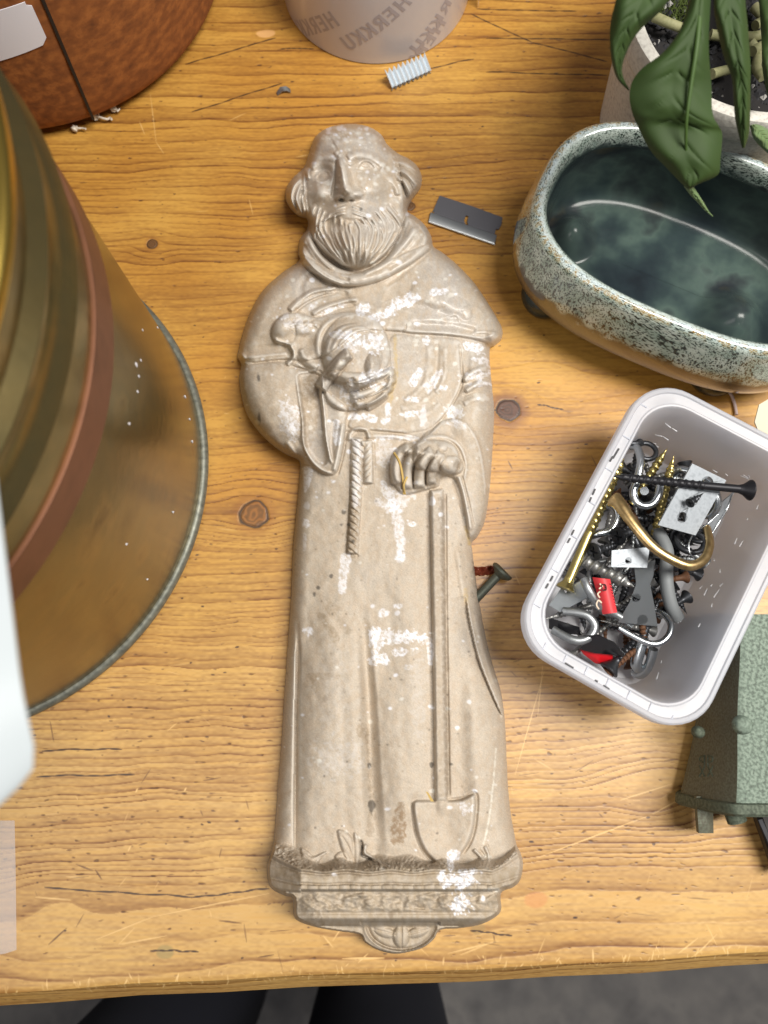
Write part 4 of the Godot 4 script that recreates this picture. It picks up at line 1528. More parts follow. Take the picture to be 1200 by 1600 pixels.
func tape_roll() -> void:
	var c := Vector3(-0.0044, TY, -0.383)
	var t := thing("tape_roll", "roll of clear printed packing tape lying flat at the top edge", "tape", c)
	var R := 0.0532
	var H := 0.043
	part("roll", lathe([Vector2(0.0405, 0.0004), Vector2(R - 0.0004, 0.0004), Vector2(R, 0.0008), Vector2(R, H - 0.0004), Vector2(R - 0.0004, H), Vector2(0.0405, H)], c, 128, 40.0, false, true), M.tape, t)
	part("core", lathe([Vector2(0.038, 0.0006), Vector2(0.0404, 0.0006), Vector2(0.0404, H - 0.0003), Vector2(0.038, H - 0.0003)], c, 96, 40.0, false, true), M.card_brown, t)
	# the print, seen from behind through the film
	var font := SystemFont.new()
	font.font_names = PackedStringArray(["Droid Sans"])
	font.font_weight = 700
	var tm := TextMesh.new()
	tm.text = "HERKKU"
	tm.font = font
	tm.font_size = 64
	tm.pixel_size = 0.00019
	tm.depth = 0.0
	var A := tm.get_mesh_arrays()
	var tv: PackedVector3Array = A[Mesh.ARRAY_VERTEX]
	var ti: PackedInt32Array = A[Mesh.ARRAY_INDEX]
	for q in [[586, 42], [690, 22], [486, 42], [652, 92], [500, -40]]:
		var w := on_wall(q[0], q[1], c, R)
		var V := PackedVector3Array()
		var I := PackedInt32Array()
		for p in tv:
			var x := -p.x
			var r := Vector2(x, p.y).rotated(0.72)
			var az := w.x - r.x / R
			V.append(c + Vector3(cos(az) * (R + 0.00015), clampf(w.y + r.y, 0.0012, H - 0.0012), sin(az) * (R + 0.00015)))
		for f in ti.size() / 3:
			var h0 := V[ti[f * 3]].y + V[ti[f * 3 + 1]].y + V[ti[f * 3 + 2]].y - 3.0 * TY
			if h0 > 0.0045 and h0 < 3.0 * H - 0.0045:
				I.append_array([ti[f * 3], ti[f * 3 + 2], ti[f * 3 + 1]])
		if I.size():
			part("lettering", build(V, I, 60.0, PackedVector2Array(), PackedColorArray(), false), M.tape_ink, t)
	# the loose end
	var grid := []
	for s in [0.001, H - 0.001]:
		var row := []
		for k in 14:
			var az := -0.5 + k * 0.06 + 0.9
			var r := R + 0.0003 + 0.0065 * pow(k / 13.0, 1.6)
			row.append(c + Vector3(cos(az - 0.9) * r, s, sin(az - 0.9) * r))
		grid.append(row)
	part("loose_end", sheet(grid, 0.0001), M.film, t)

func stadium(off: float, h: float, segs := 112) -> Array:
	var c := Vector2(0.0490, -0.2335)
	var ang := 0.434
	var a := 0.076 + off
	var b := 0.0473 + off
	var out := []
	for k in segs:
		var th := -TAU * k / segs
		# rounded at the ends, nearly straight along the sides
		var e := 2.0 / 2.7
		var x := a * signf(cos(th)) * pow(absf(cos(th)), e)
		var z := b * signf(sin(th)) * pow(absf(sin(th)), e)
		var q := Vector2(x, z).rotated(0.0)
		var l := q + c
		out.append(Vector3(l.x * cos(ang) - l.y * sin(ang), TY + h, l.x * sin(ang) + l.y * cos(ang)))
	return out

func bowl() -> void:
	var mid := stadium(0.0, 0.0)
	var cen := Vector3.ZERO
	for p in mid:
		cen += p
	cen /= mid.size()
	var t := thing("ceramic_bowl", "long glazed ceramic bonsai bowl, speckled pale green rim and dark inside, on feet", "bowl", cen)
	var low := [[-0.030, 0.0085], [-0.015, 0.0085], [-0.006, 0.011], [0.0005, 0.015], [0.0034, 0.0195]]
	var band := [[0.0034, 0.0195], [0.0047, 0.026], [0.0048, 0.034], [0.0037, 0.042], [0.0020, 0.049], [0.0009, 0.0535], [0.0, 0.0560], [-0.0018, 0.0572], [-0.0040, 0.0570], [-0.0056, 0.0555], [-0.0064, 0.052], [-0.0066, 0.047]]
	var inner := [[-0.0066, 0.047], [-0.0062, 0.042], [-0.006, 0.036], [-0.0068, 0.028], [-0.0076, 0.0225], [-0.0086, 0.0180], [-0.0098, 0.0152], [-0.0116, 0.0136], [-0.0140, 0.0129]]
	for k in 26:
		inner.append([-0.0156 - k * 0.00115, 0.0127 - 0.0002 * smoothstep(0.0, 14.0, k)])
	inner.append([-0.0460, 0.0125])
	inner.append([-0.04725, 0.0125])
	var rl := low.map(func(q): return stadium(q[0], q[1]))
	var rb := band.map(func(q): return stadium(q[0], q[1]))
	var ri := inner.map(func(q): return stadium(q[0], q[1]))
	# knuckles in the floor above the feet
	var bumps := [[892, 366, 0.0155, 0.0095], [1146, 500, 0.021, 0.0115], [1240, 330, 0.017, 0.008], [1010, 260, 0.015, 0.006]]
	for b in bumps:
		var p := P(b[0], b[1], 0.016)
		for ring in ri:
			for k in ring.size():
				var d: float = Vector2(ring[k].x - p.x, ring[k].z - p.z).length() / b[2]
				if d < 1.0 and ring[k].y < TY + 0.04:
					ring[k].y += b[3] * (1.0 - d * d) * (1.0 - d * d) * 1.15
	# the belly bottom: dark glaze with brown lines
	var strip := func(rings: Array, cap: bool, uv: bool, m: Material, nm: String):
		part(nm, loft(rings, 60.0, cap, false, uv, false), m, t)
	strip.call(rl, false, false, M.glaze_brown, "belly")
	strip.call(rb, false, true, M.glaze_speckled, "speckled_band")
	var I := PackedInt32Array()
	strip.call(ri, false, false, M.glaze_dark, "inside")
	part("underside", plate(stadium(-0.0295, 0.0080, 40), Vector3(0, 0.0014, 0)), M.glaze_brown, t)
	for q in [[850, 470], [1108, 588], [1250, 470], [1010, 300]]:
		var f := P(q[0], q[1], 0.0)
		part("foot", lathe([[0.001, 0.0], [0.0085, 0.0], [0.0112, 0.0015], [0.0130, 0.006], [0.0132, 0.010], [0.0118, 0.0145], [0.008, 0.0175], [0.001, 0.0185]].map(func(p): return Vector2(p[0], p[1])), f, 32, 50.0), M.glaze_foot, t)

func plant() -> void:
	var c := Vector3(0.168, TY, -0.288)
	var t := thing("plant_pot", "round weathered white cement plant pot holding dark gravel soil, top right", "plant pot", c)
	part("body", lathe([[0.001, 0.0], [0.048, 0.0], [0.0505, 0.002], [0.0535, 0.03], [0.0575, 0.066], [0.0598, 0.068], [0.0612, 0.071], [0.0618, 0.079], [0.0605, 0.0825], [0.0578, 0.083], [0.0545, 0.0815], [0.0535, 0.078], [0.052, 0.06], [0.046, 0.01], [0.001, 0.008]].map(func(p): return Vector2(p[0], p[1])), c, 96, 35.0), M.cement, t)
	# gravel and soil
	var V := PackedVector3Array()
	var I := PackedInt32Array()
	var C := PackedColorArray()
	var add := func(o: Vector3, r: float, col: Color):
		var b := V.size()
		for k in 6:
			var d: Vector3 = [Vector3.RIGHT, Vector3.UP, Vector3.BACK, Vector3.LEFT, Vector3.DOWN, Vector3.FORWARD][k]
			V.append(o + d * r * rng.randf_range(0.7, 1.2) + Vector3(rng.randf(), rng.randf(), rng.randf()) * r * 0.4)
			C.append(col * rng.randf_range(0.7, 1.3))
		for f in [[0, 1, 2], [2, 1, 3], [3, 1, 5], [5, 1, 0], [2, 4, 0], [3, 4, 2], [5, 4, 3], [0, 4, 5]]:
			I.append_array([b + f[0], b + f[2], b + f[1]])
	for k in 2400:
		var a := rng.randf() * TAU
		var r := 0.0525 * sqrt(rng.randf())
		var y := 0.071 + 0.004 * noise.get_noise_2d(r * cos(a) * 3000.0, r * sin(a) * 3000.0)
		add.call(c + Vector3(cos(a) * r, y, sin(a) * r), rng.randf_range(0.0006, 0.0019), Color(0.03, 0.03, 0.033) if rng.randf() < 0.93 else Color(0.35, 0.34, 0.32))
	var soil := part("soil", build(V, I, 20.0, PackedVector2Array(), C), M.vcol, t)
	soil.set_meta("kind", "stuff")
	part("soil_bed", lathe([[0.001, 0.066], [0.0525, 0.066], [0.0525, 0.0705], [0.001, 0.0715]].map(func(p): return Vector2(p[0], p[1])), c, 48), M.soil, t)
	# moss tuft
	var mossm := thing("moss_tuft", "small tuft of green moss on the dark gravel under the big leaf", "moss", P(1055, 18, 0.074))
	var MV := PackedVector3Array()
	var MI := PackedInt32Array()
	for k in 260:
		var a := rng.randf() * TAU
		var o := P(1053, 16, 0.072) + Vector3(cos(a), 0, sin(a)) * 0.0085 * sqrt(rng.randf())
		var d := Vector3(rng.randf_range(-1, 1), 1.0, rng.randf_range(-1, 1)) * 0.0032
		var s := Vector3(-d.z, 0, d.x).normalized() * 0.0004
		var b := MV.size()
		MV.append_array([o - s, o + s, o + d])
		MI.append_array([b, b + 1, b + 2])
	part("moss_blades", build(MV, MI, 10.0, PackedVector2Array(), PackedColorArray(), false), M.moss, mossm).set_meta("kind", "stuff")
	# the monstera: leaf split into lobes, midrib, stalk, aerial roots
	var mo := thing("monstera_plant", "monstera with one large dark green split leaf hanging over the bowl", "houseplant", P(1130, -60, 0.072))
	var lobe := func(nm: String, left: Array, right: Array, hs: float, he: float, arch: float, fold: float, m: Material):
		var L := smooth3(left.map(func(q): return Vector2(q[0], q[1])), 5)
		var R := smooth3(right.map(func(q): return Vector2(q[0], q[1])), 5)
		var n := 84
		var grid := []
		for j in n + 1:
			var s := float(j) / n
			var l: Vector2 = L[int(s * (L.size() - 1))].lerp(L[mini(int(s * (L.size() - 1)) + 1, L.size() - 1)], fposmod(s * (L.size() - 1), 1.0))
			var r: Vector2 = R[int(s * (R.size() - 1))].lerp(R[mini(int(s * (R.size() - 1)) + 1, R.size() - 1)], fposmod(s * (R.size() - 1), 1.0))
			var row := []
			for i in 33:
				var q := i / 32.0
				var p := l.lerp(r, q)
				var h := lerpf(hs, he, s) + arch * sin(PI * s) + fold * absf(q - 0.5) * 2.0 + 0.0012 * sin(s * 16.0 + absf(q - 0.5) * 8.0) * absf(q - 0.5) - 0.004 * pow(absf(q - 0.5) * 2.0, 3.0)
				var vein := fposmod(s * 9.0 - absf(q - 0.5) * 2.6, 1.0) - 0.5
				h -= 0.00042 * exp(-pow(vein / 0.09, 2.0)) * smoothstep(0.0, 0.08, absf(q - 0.5)) * (0.5 - absf(q - 0.5)) * 3.0
				row.append(P(p.x, p.y, h))
			grid.append(row)
		part(nm, sheet(grid, 0.0003), m, mo)
	lobe.call("leaf_lobe", [[1010, -160], [985, -70], [963, 0], [954, 43], [955, 87], [964, 121], [981, 140]], [[1090, -160], [1062, -60], [1040, 6], [1003, 43], [983, 72], [971, 110], [983, 141]], 0.150, 0.118, 0.006, 0.0015, M.leaf)
	lobe.call("leaf_lobe", [[1090, -160], [1082, -40], [1074, 13], [1061, 50], [1037, 82], [1005, 106], [988, 128], [984, 152], [988, 175], [996, 195], [1016, 234], [1042, 262], [1070, 291], [1076, 293]], [[1118, -160], [1112, -40], [1109, 13], [1107, 50], [1107, 82], [1109, 110], [1111, 135], [1113, 178], [1122, 196], [1128, 210], [1125, 250], [1121, 273], [1090, 288], [1080, 293]], 0.150, 0.105, 0.002, 0.0012, M.leaf)
	lobe.call("leaf_lobe", [[1118, -160], [1116, -40], [1116, 10], [1120, 39], [1131, 87], [1144, 121], [1147, 160], [1150, 190], [1160, 231]], [[1168, -160], [1165, -40], [1164, 0], [1168, 43], [1172, 100], [1172, 130], [1172, 160], [1170, 206], [1163, 231]], 0.146, 0.112, 0.006, 0.0015, M.leaf)
	lobe.call("leaf_lobe", [[1176, -100], [1186, 0], [1190, 60], [1192, 110], [1200, 150]], [[1230, -100], [1240, 0], [1240, 60], [1230, 110], [1206, 150]], 0.10, 0.094, 0.004, 0.002, M.leaf)
	lobe.call("young_leaf", [[1172, 196], [1178, 216], [1194, 234], [1215, 250]], [[1180, 194], [1196, 200], [1214, 220], [1222, 246]], 0.092, 0.07, 0.002, 0.001, M.leaf_pale)
	lobe.call("leaf_tip", [[1069, 291], [1078, 303], [1090, 316], [1102, 329], [1113, 338]], [[1082, 290], [1091, 304], [1100, 318], [1107, 330], [1114, 338]], 0.105, 0.088, 0.0, 0.001, M.leaf_pale)
	var rib := [P(1102, -160, 0.1498), P(1096, -40, 0.1455), P(1090, 60, 0.1405), P(1080, 130, 0.1335), P(1072, 200, 0.1245), P(1073, 285, 0.1055)]
	part("midrib", tube(smooth3(rib, 5), [0.0013, 0.0004], 8), M.leaf_rib, mo)
	part("stalk", tube(smooth3([P(1190, -60, 0.06), P(1180, -130, 0.10), P(1140, -190, 0.14), P(1100, -160, 0.152)], 5), [0.0032, 0.0020], 10), M.stem, mo)
	for r in [[[1022, 26], [1045, 36], [1066, 44]], [[1110, 54], [1140, 58], [1170, 60]], [[1112, 116], [1126, 112], [1142, 108]], [[1172, 66], [1184, 84], [1182, 106], [1192, 122]], [[1165, 58], [1184, 56], [1204, 50]], [[1176, 80], [1190, 72], [1204, 64]], [[1178, 10], [1192, 24], [1210, 22]], [[1180, 40], [1194, 34], [1212, 44]]]:
		var pts := []
		for q in r:
			pts.append(P(q[0], q[1], 0.0765 + rng.randf() * 0.003))
		part("aerial_root", tube(smooth3(pts, 5), [0.0022, 0.0020], 10), M.stem, mo)

# ------------------------------------------------------------------ the plastic tub and its hardware
const TUBX := Vector2(0.867, 0.498)
const TUBY := Vector2(-0.498, 0.867)

func tub_ring(off: float, h: float, rad: float) -> Array:
	var x0 := 0.0372 + off
	var x1 := 0.1205 - off
	var y0 := -0.1672 + off
	var y1 := -0.0352 - off
	var out := []
	for q in [[x1 - rad, y1 - rad, 0], [x0 + rad, y1 - rad, 1], [x0 + rad, y0 + rad, 2], [x1 - rad, y0 + rad, 3]]:
		for k in 10:
			var a: float = (q[2] + k / 9.0) * PI / 2
			var l := Vector2(q[0] + cos(a) * rad, q[1] + sin(a) * rad)
			var w := TUBX * l.x + TUBY * l.y
			out.append(Vector3(w.x, TY + h, w.y))
	out.reverse()
	return out

func tub() -> void:
	var c := TUBX * 0.079 + TUBY * -0.101
	var t := thing("plastic_tub", "frosted clear plastic food tub without lid, holding screws and hooks", "tub", Vector3(c.x, TY, c.y))
	var rings := [tub_ring(0.013, 0.0006, 0.012), tub_ring(0.0105, 0.0012, 0.014), tub_ring(0.0052, 0.046, 0.0165), tub_ring(0.0042, 0.0470, 0.017), tub_ring(0.0006, 0.0474, 0.0185), tub_ring(0.0, 0.0482, 0.019), tub_ring(0.0003, 0.0545, 0.019), tub_ring(0.0010, 0.0552, 0.0185), tub_ring(0.0022, 0.0553, 0.018), tub_ring(0.0027, 0.0546, 0.0175), tub_ring(0.0060, 0.0542, 0.0165), tub_ring(0.0066, 0.0546, 0.0162), tub_ring(0.0072, 0.0545, 0.016), tub_ring(0.0078, 0.0530, 0.0158), tub_ring(0.0086, 0.0440, 0.0155), tub_ring(0.0128, 0.0045, 0.0125), tub_ring(0.0155, 0.0024, 0.0105)]
	part("body", loft(rings, 35.0, true, false, false), M.frosted, t)
	# slits and stacking ribs moulded in the rim
	for q in [[967, 701, 958, 716], [958, 713, 953, 721], [930, 764, 926, 773], [924, 777, 921, 784], [897, 828, 893, 836], [891, 841, 887, 848], [864, 900, 860, 908], [857, 912, 853, 919], [883, 1036, 896, 1044], [930, 1063, 934, 1065], [943, 1071, 952, 1077]]:
		var a := P(q[0], q[1], 0.0549)
		var b := P(q[2], q[3], 0.0549)
		part("rim_slit", tube([a, b], [0.00038], 6), M.slit, t)
	for k in 34:
		var u := rng.randf_range(1010.0, 1190.0)
		var v := rng.randf_range(640.0, 1100.0)
		var p := P(u, v, 0.03)
		var l := Vector2(p.x, p.z)
		# on the long right wall and the upper wall
		var along := TUBY if k % 2 else TUBX
		var far := 0.1205 - 0.0098 if k % 2 else -0.1672 + 0.0098
		var h := rng.randf_range(0.012, 0.04)
		var slope := 0.0042 * (0.044 - h) / 0.04
		var base := (TUBX * (far - slope) + TUBY * rng.randf_range(-0.15, -0.05)) if k % 2 else (TUBY * (far + slope) + TUBX * rng.randf_range(0.055, 0.105))
		var a := Vector3(base.x, TY + h, base.y)
		var d: Vector2 = along * rng.randf_range(0.001, 0.004)
		part("scuff", tube([a, a + Vector3(d.x, rng.randf_range(-0.002, 0.002), d.y)], [0.0001, 0.00028], 5), M.scuff, t)
	for k in 7:
		for s in [0, 1]:
			var l := Vector2(0.0372 + 0.0045, -0.152 + k * 0.0165) if s == 0 else Vector2(0.052 + k * 0.0095, -0.0352 - 0.0045)
			var w := TUBX * l.x + TUBY * l.y
			var d: Vector2 = TUBX if s == 0 else TUBY
			part("rim_rib", tube([Vector3(w.x - d.x * 0.0017, TY + 0.0546, w.y - d.y * 0.0017), Vector3(w.x + d.x * 0.0017, TY + 0.0546, w.y + d.y * 0.0017)], [0.00035], 6), M.frosted, t)

# a screw lying between two points; pitch and thread depth in metres
func screw(called: String, tip: Vector3, head: Vector3, core: float, headr: float, m: Material, label: String, group: String, pitch := 0.0022, thread := 0.35, share := 0.62, cross := true) -> Node3D:
	var t := thing(called, label, "screw", tip.lerp(head, 0.5), group)
	var axis := (head - tip).normalized()
	var L := tip.distance_to(head)
	var side := axis.cross(Vector3.UP).normalized()
	var up := side.cross(axis)
	var rings := []
	var n := int(L * share / pitch * 6.0)
	var segs := 12
	for i in n + 1:
		var x := L * share * i / n
		var taper := smoothstep(-0.001, 0.008, x)
		var ring := []
		for k in segs:
			var ph := fposmod(x / pitch - float(k) / segs, 1.0)
			var f := maxf(0.0, 1.0 - absf(ph - 0.5) * 3.6)
			var r := core * taper * (1.0 + thread * f)
			ring.append(tip + axis * x + (side * cos(TAU * k / segs) + up * sin(TAU * k / segs)) * r)
		rings.append(ring)
	for q in [[share + 0.01, 1.08], [0.93, 1.1], [0.955, 1.25]]:
		var ring := []
		for k in segs:
			ring.append(tip + axis * (L * q[0]) + (side * cos(TAU * k / segs) + up * sin(TAU * k / segs)) * core * q[1])
		rings.append(ring)
	part("shank", loft(rings, 35.0), m, t)
	if headr > 0.0:
		var hr := []
		var hs := 40
		for q in [[-headr * 1.15, core * 1.1, 0], [-headr * 0.7, headr * 0.55, 0], [-headr * 0.12, headr * 0.97, 0], [0.0, headr, 0], [headr * 0.06, headr * 0.96, 0], [headr * 0.10, 0.0, 1], [-headr * 0.4, 0.0, 2]]:
			var ring := []
			for k in hs:
				var a := TAU * k / hs + 0.3
				var r: float = q[1]
				if q[2] > 0:
					var ca := absf(cos(a - 0.5))
					var sa := absf(sin(a - 0.5))
					var lw := headr * 0.13
					var ll := headr * 0.62
					r = maxf(minf(ll / maxf(ca, 1e-4), lw / maxf(sa, 1e-4)), minf(ll / maxf(sa, 1e-4), lw / maxf(ca, 1e-4)))
					if q[2] == 2:
						r *= 0.7
					if not cross:
						r = headr * 0.5
				ring.append(head + axis * q[0] + (side * cos(a) + up * sin(a)) * r)
			hr.append(ring)
		part("head", loft(hr, 30.0), m, t)
	return t

func curve_px(pts: Array, sub := 6) -> Array:
	var a := []
	for p in pts:
		a.append(P(p[0], p[1], p[2]))
	return smooth3(a, sub)

func hook(called: String, pts: Array, r: Array, m: Material, label: String, cat: String, group := "", flat := 1.0) -> void:
	var path := curve_px(pts)
	var t := thing(called, label, cat, path[path.size() / 2], group)
	part("bar", tube(path, r, 14, flat), m, t)

func holed_plate(called: String, outline: Array, holes: Array, thick: float, m: Material, label: String, cat: String, group := "", bend := 0.0) -> void:
	# outline of (u, v, h) on a plane; each hole is bridged to the edge so that it is cut right through
	var pts := []
	for q in outline:
		pts.append(P(q[0], q[1], q[2]))
	var o: Vector3 = pts[0]
	var ax: Vector3 = (pts[1] - pts[0]).normalized()
	var nn: Vector3 = ax.cross(pts[2] - pts[0]).normalized()
	if nn.y < 0.0:
		nn = -nn
	var ay := nn.cross(ax)
	var poly := PackedVector2Array()
	for p in pts:
		poly.append(Vector2((p - o).dot(ax), (p - o).dot(ay)))
	for hl in holes:
		# where the sight line through the hole meets the plane
		var lo := P(hl[0], hl[1], 0.0)
		var hi := P(hl[0], hl[1], 0.08)
		var s := (o - lo).dot(nn) / (hi - lo).dot(nn)
		var c := lo.lerp(hi, s)
		var c2 := Vector2((c - o).dot(ax), (c - o).dot(ay))
		var best := 0
		for k in poly.size():
			if poly[k].distance_to(c2) < poly[best].distance_to(c2):
				best = k
		var dir := (poly[best] - c2).normalized()
		var start := dir.angle()
		var area := 0.0
		for k in poly.size():
			area += poly[k].cross(poly[(k + 1) % poly.size()])
		var turn := -1.0 if area > 0.0 else 1.0
		var ring := []
		for k in 17:
			ring.append(c2 + Vector2.from_angle(start + turn * (0.04 + (TAU - 0.08) * k / 16.0)) * hl[2])
		var e := dir.orthogonal() * 0.00002 * turn
		var np := PackedVector2Array()
		for k in poly.size():
			if k == best:
				np.append(poly[k] + e)
				for r in ring:
					np.append(r)
				np.append(poly[k] - e)
			else:
				np.append(poly[k])
		if Geometry2D.triangulate_polygon(np).is_empty():
			np = PackedVector2Array()
			ring.reverse()
			for k in poly.size():
				if k == best:
					np.append(poly[k] - e)
					for r in ring:
						np.append(r)
					np.append(poly[k] + e)
				else:
					np.append(poly[k])
		if not Geometry2D.triangulate_polygon(np).is_empty():
			poly = np
	var final := []
	for p in poly:
		final.append(o + ax * p.x + ay * p.y)
	var t := thing(called, label, cat, pts[0], group)
	part("plate", plate(final, nn * thick, 0.0, 30.0), m, t)

func hardware() -> void:
	var gold := "yellow brassy screws in the tub"
	screw("brass_screw", P(976, 708, 0.036), P(883, 920, 0.030), 0.0020, 0.0044, M.gold, "longest yellow brass coloured screw, lying along the tub's left wall", gold, 0.0030, 0.30, 0.60)
	screw("brass_screw", P(1043, 700, 0.034), P(985, 790, 0.018), 0.0017, 0.0, M.gold, "yellow screw pointing to the upper right, under the black screw's middle", gold, 0.0026, 0.32, 0.95)
	screw("brass_screw", P(1053, 712, 0.034), P(1022, 838, 0.024), 0.0017, 0.0, M.gold, "yellow screw between the U shaped hook and the large holed plate", gold, 0.0026, 0.32, 0.98)
	screw("black_screw", P(955, 744, 0.046), P(1173, 766, 0.043), 0.0017, 0.0046, M.black_metal, "long black drywall screw lying across the top of all the hardware", "", 0.0030, 0.26, 0.66)
	screw("lag_screw", P(993, 918, 0.030), P(905, 872, 0.027), 0.0026, 0.0, M.grey_metal, "thick grey coarse threaded screw above the red paper tag", "", 0.0036, 0.42, 0.98)
	var dk := "dark cross head screws in the tub"
	screw("dark_screw", P(1010, 820, 0.024), P(966, 838, 0.031), 0.0014, 0.0042, M.dark_metal, "dark cross head screw seen end on, beside the brass handle's wide end", dk, 0.0018, 0.35, 0.7)
	screw("dark_screw", P(970, 848, 0.024), P(928, 862, 0.032), 0.0014, 0.0042, M.dark_metal, "dark cross head screw seen end on, beside the longest brass screw's head end", dk, 0.0018, 0.35, 0.7)
	screw("dark_screw", P(1002, 990, 0.020), P(951, 1047, 0.020), 0.0016, 0.0046, M.dark_metal, "dark cross head screw nearest the tub's lower end, head facing up", dk, 0.0020, 0.4, 0.75)
	screw("dark_screw", P(962, 960, 0.026), P(1000, 933, 0.030), 0.0014, 0.0, M.dark_metal, "dark screw passing through the hole of the bent steel bracket", dk, 0.0018, 0.4, 0.9)
	screw("dark_screw", P(1100, 770, 0.040), P(1078, 786, 0.044), 0.0012, 0.0022, M.dark_metal, "short dark screw sticking out of the large plate's middle hole", dk, 0.0018, 0.4, 0.8)
	# U shaped and straight hooks of bright steel
	hook("steel_hook", [[986, 697, 0.026], [996, 701, 0.030], [1001, 722, 0.034], [996, 748, 0.034], [989, 772, 0.033], [1000, 789, 0.033], [1018, 788, 0.033], [1029, 772, 0.033], [1032, 752, 0.032]], [0.0018], M.zinc, "S shaped bright steel hook under the black screw near the tub's left wall", "hook", "steel hooks in the tub")
	hook("steel_rod", [[1003, 771, 0.012], [1007, 767, 0.033]], [0.0019], M.zinc, "end of a bright steel rod inside the S shaped hook's bend", "rod")
	hook("steel_ring", [[920, 838, 0.026], [934, 834, 0.028], [953, 828, 0.028], [963, 812, 0.028], [960, 796, 0.027], [947, 787, 0.026], [934, 792, 0.024]], [0.0018], M.zinc, "bright steel eye hook half hidden behind the longest brass screw", "hook", "steel hooks in the tub")
	hook("steel_hook", [[864, 984, 0.025], [888, 997, 0.028], [907, 1001, 0.029], [923, 993, 0.029], [929, 977, 0.029], [919, 963, 0.029], [902, 957, 0.028], [880, 955, 0.026]], [0.0019], M.zinc_dull, "dull U shaped hook at the tub's lower left corner", "hook", "steel hooks in the tub")
	hook("steel_hook", [[967, 981, 0.030], [990, 994, 0.031], [1014, 1005, 0.032], [1032, 1004, 0.032], [1045, 992, 0.032], [1048, 976, 0.031], [1040, 963, 0.029], [1028, 955, 0.026]], [0.0014], M.zinc, "thin bright U shaped hook passing under the bent steel bracket", "hook", "steel hooks in the tub")
	hook("steel_hook", [[912, 905, 0.036], [918, 918, 0.037], [927, 934, 0.036], [940, 950, 0.033], [958, 958, 0.030], [972, 966, 0.029], [987, 977, 0.028]], [0.0019], M.zinc_dull, "grey steel hook threaded through the red paper tag", "hook", "steel hooks in the tub")
	hook("steel_hook", [[1004, 1002, 0.022], [999, 1018, 0.021], [994, 1036, 0.019], [998, 1044, 0.016]], [0.0026], M.zinc, "thick shiny steel hook end at the tub's bottom, left of a pale one", "hook", "steel hooks in the tub")
	hook("steel_hook", [[1021, 1014, 0.024], [1017, 1030, 0.021], [1010, 1046, 0.016], [1000, 1054, 0.012], [991, 1050, 0.009]], [0.0021], M.zinc, "pale steel hook end nearest the tub's bare floor", "hook", "steel hooks in the tub")
	hook("steel_hook", [[1050, 742, 0.022], [1062, 734, 0.026], [1080, 738, 0.028], [1100, 748, 0.030], [1118, 770, 0.032], [1120, 792, 0.030], [1108, 806, 0.026]], [0.0019], M.zinc, "bright steel hook curving out from under the large holed plate", "hook", "steel hooks in the tub")
	hook("grey_hook", [[1022, 824, 0.022], [1032, 838, 0.026], [1042, 862, 0.028], [1041, 890, 0.028], [1042, 915, 0.028], [1048, 944, 0.026], [1059, 966, 0.022]], [0.0030], M.matte_grey, "thick matt grey hook running down beside the bent steel bracket", "hook")
	# brass handle: wide and flat at one end
	hook("brass_pull", [[957, 779, 0.040], [968, 788, 0.042], [989, 818, 0.044], [1018, 852, 0.045], [1048, 873, 0.045], [1078, 884, 0.044], [1100, 874, 0.042], [1109, 850, 0.039], [1104, 824, 0.034]], [0.0014, 0.0036, 0.0038, 0.0036, 0.0034, 0.0032, 0.0031, 0.003, 0.0029, 0.0028, 0.0027, 0.0026, 0.0025, 0.0025, 0.0024, 0.0024, 0.0023, 0.0023, 0.0023, 0.0022, 0.0022], M.old_brass, "curved worn brass handle, wide at one end, on top of the pile", "handle", "", 0.75)
	# plates
	holed_plate("holed_plate", [[1080, 724, 0.0440], [1133, 750, 0.0395], [1085, 836, 0.0335], [1027, 820, 0.0375]], [[1103, 754, 0.0029], [1081, 782, 0.0024], [1064, 808, 0.0025]], 0.0010, M.zinc_plate, "large bright zinc plate with three holes under the black screw", "plate")
	holed_plate("small_plate", [[955, 860, 0.0372], [1014, 855, 0.0345], [1010, 887, 0.0335], [954, 886, 0.0362]], [[981, 876, 0.0016]], 0.0006, M.zinc_plate, "small pale zinc plate with one hole below the brass handle", "plate")
	holed_plate("steel_bracket", [[992, 888, 0.028], [1024, 876, 0.032], [1021, 900, 0.033], [1016, 914, 0.033], [1025, 950, 0.034], [1033, 986, 0.033], [1000, 981, 0.030], [968, 975, 0.028], [986, 944, 0.029], [996, 915, 0.029]], [[1005, 969, 0.0022], [995, 935, 0.0020]], 0.0010, M.steel_plate, "bent grey steel bracket with two holes right of the red tag", "bracket")
	holed_plate("grey_plate", [[877, 920, 0.024], [910, 908, 0.027], [926, 930, 0.029], [876, 957, 0.025], [858, 946, 0.023]], [[888, 922, 0.0018]], 0.0010, M.steel_plate, "dull grey plate with a hole under the longest brass screw's head", "plate")
	holed_plate("steel_strip", [[1108, 800, 0.024], [1146, 768, 0.022], [1112, 834, 0.020], [1100, 846, 0.02]], [], 0.0008, M.zinc_plate, "thin steel strip on edge by the tub's right wall", "strip")
	# paper tag with print
	var tg := thing("red_tag", "small red printed paper tag folded round a hook", "tag", P(945, 930, 0.034))
	var grid := []
	for j in 9:
		var row := []
		for i in 9:
			var s := j / 8.0
			var q := i / 8.0
			var l := Vector2(926, 902).lerp(Vector2(942, 960), s)
			var r := Vector2(953, 905).lerp(Vector2(964, 957), s)
			var p := l.lerp(r, q)
			row.append(P(p.x, p.y, 0.036 + 0.0030 * sin(PI * q * 0.8) - 0.002 * s))
		grid.append(row)
	part("paper", sheet(grid, 0.0003), M.red_paper, tg)
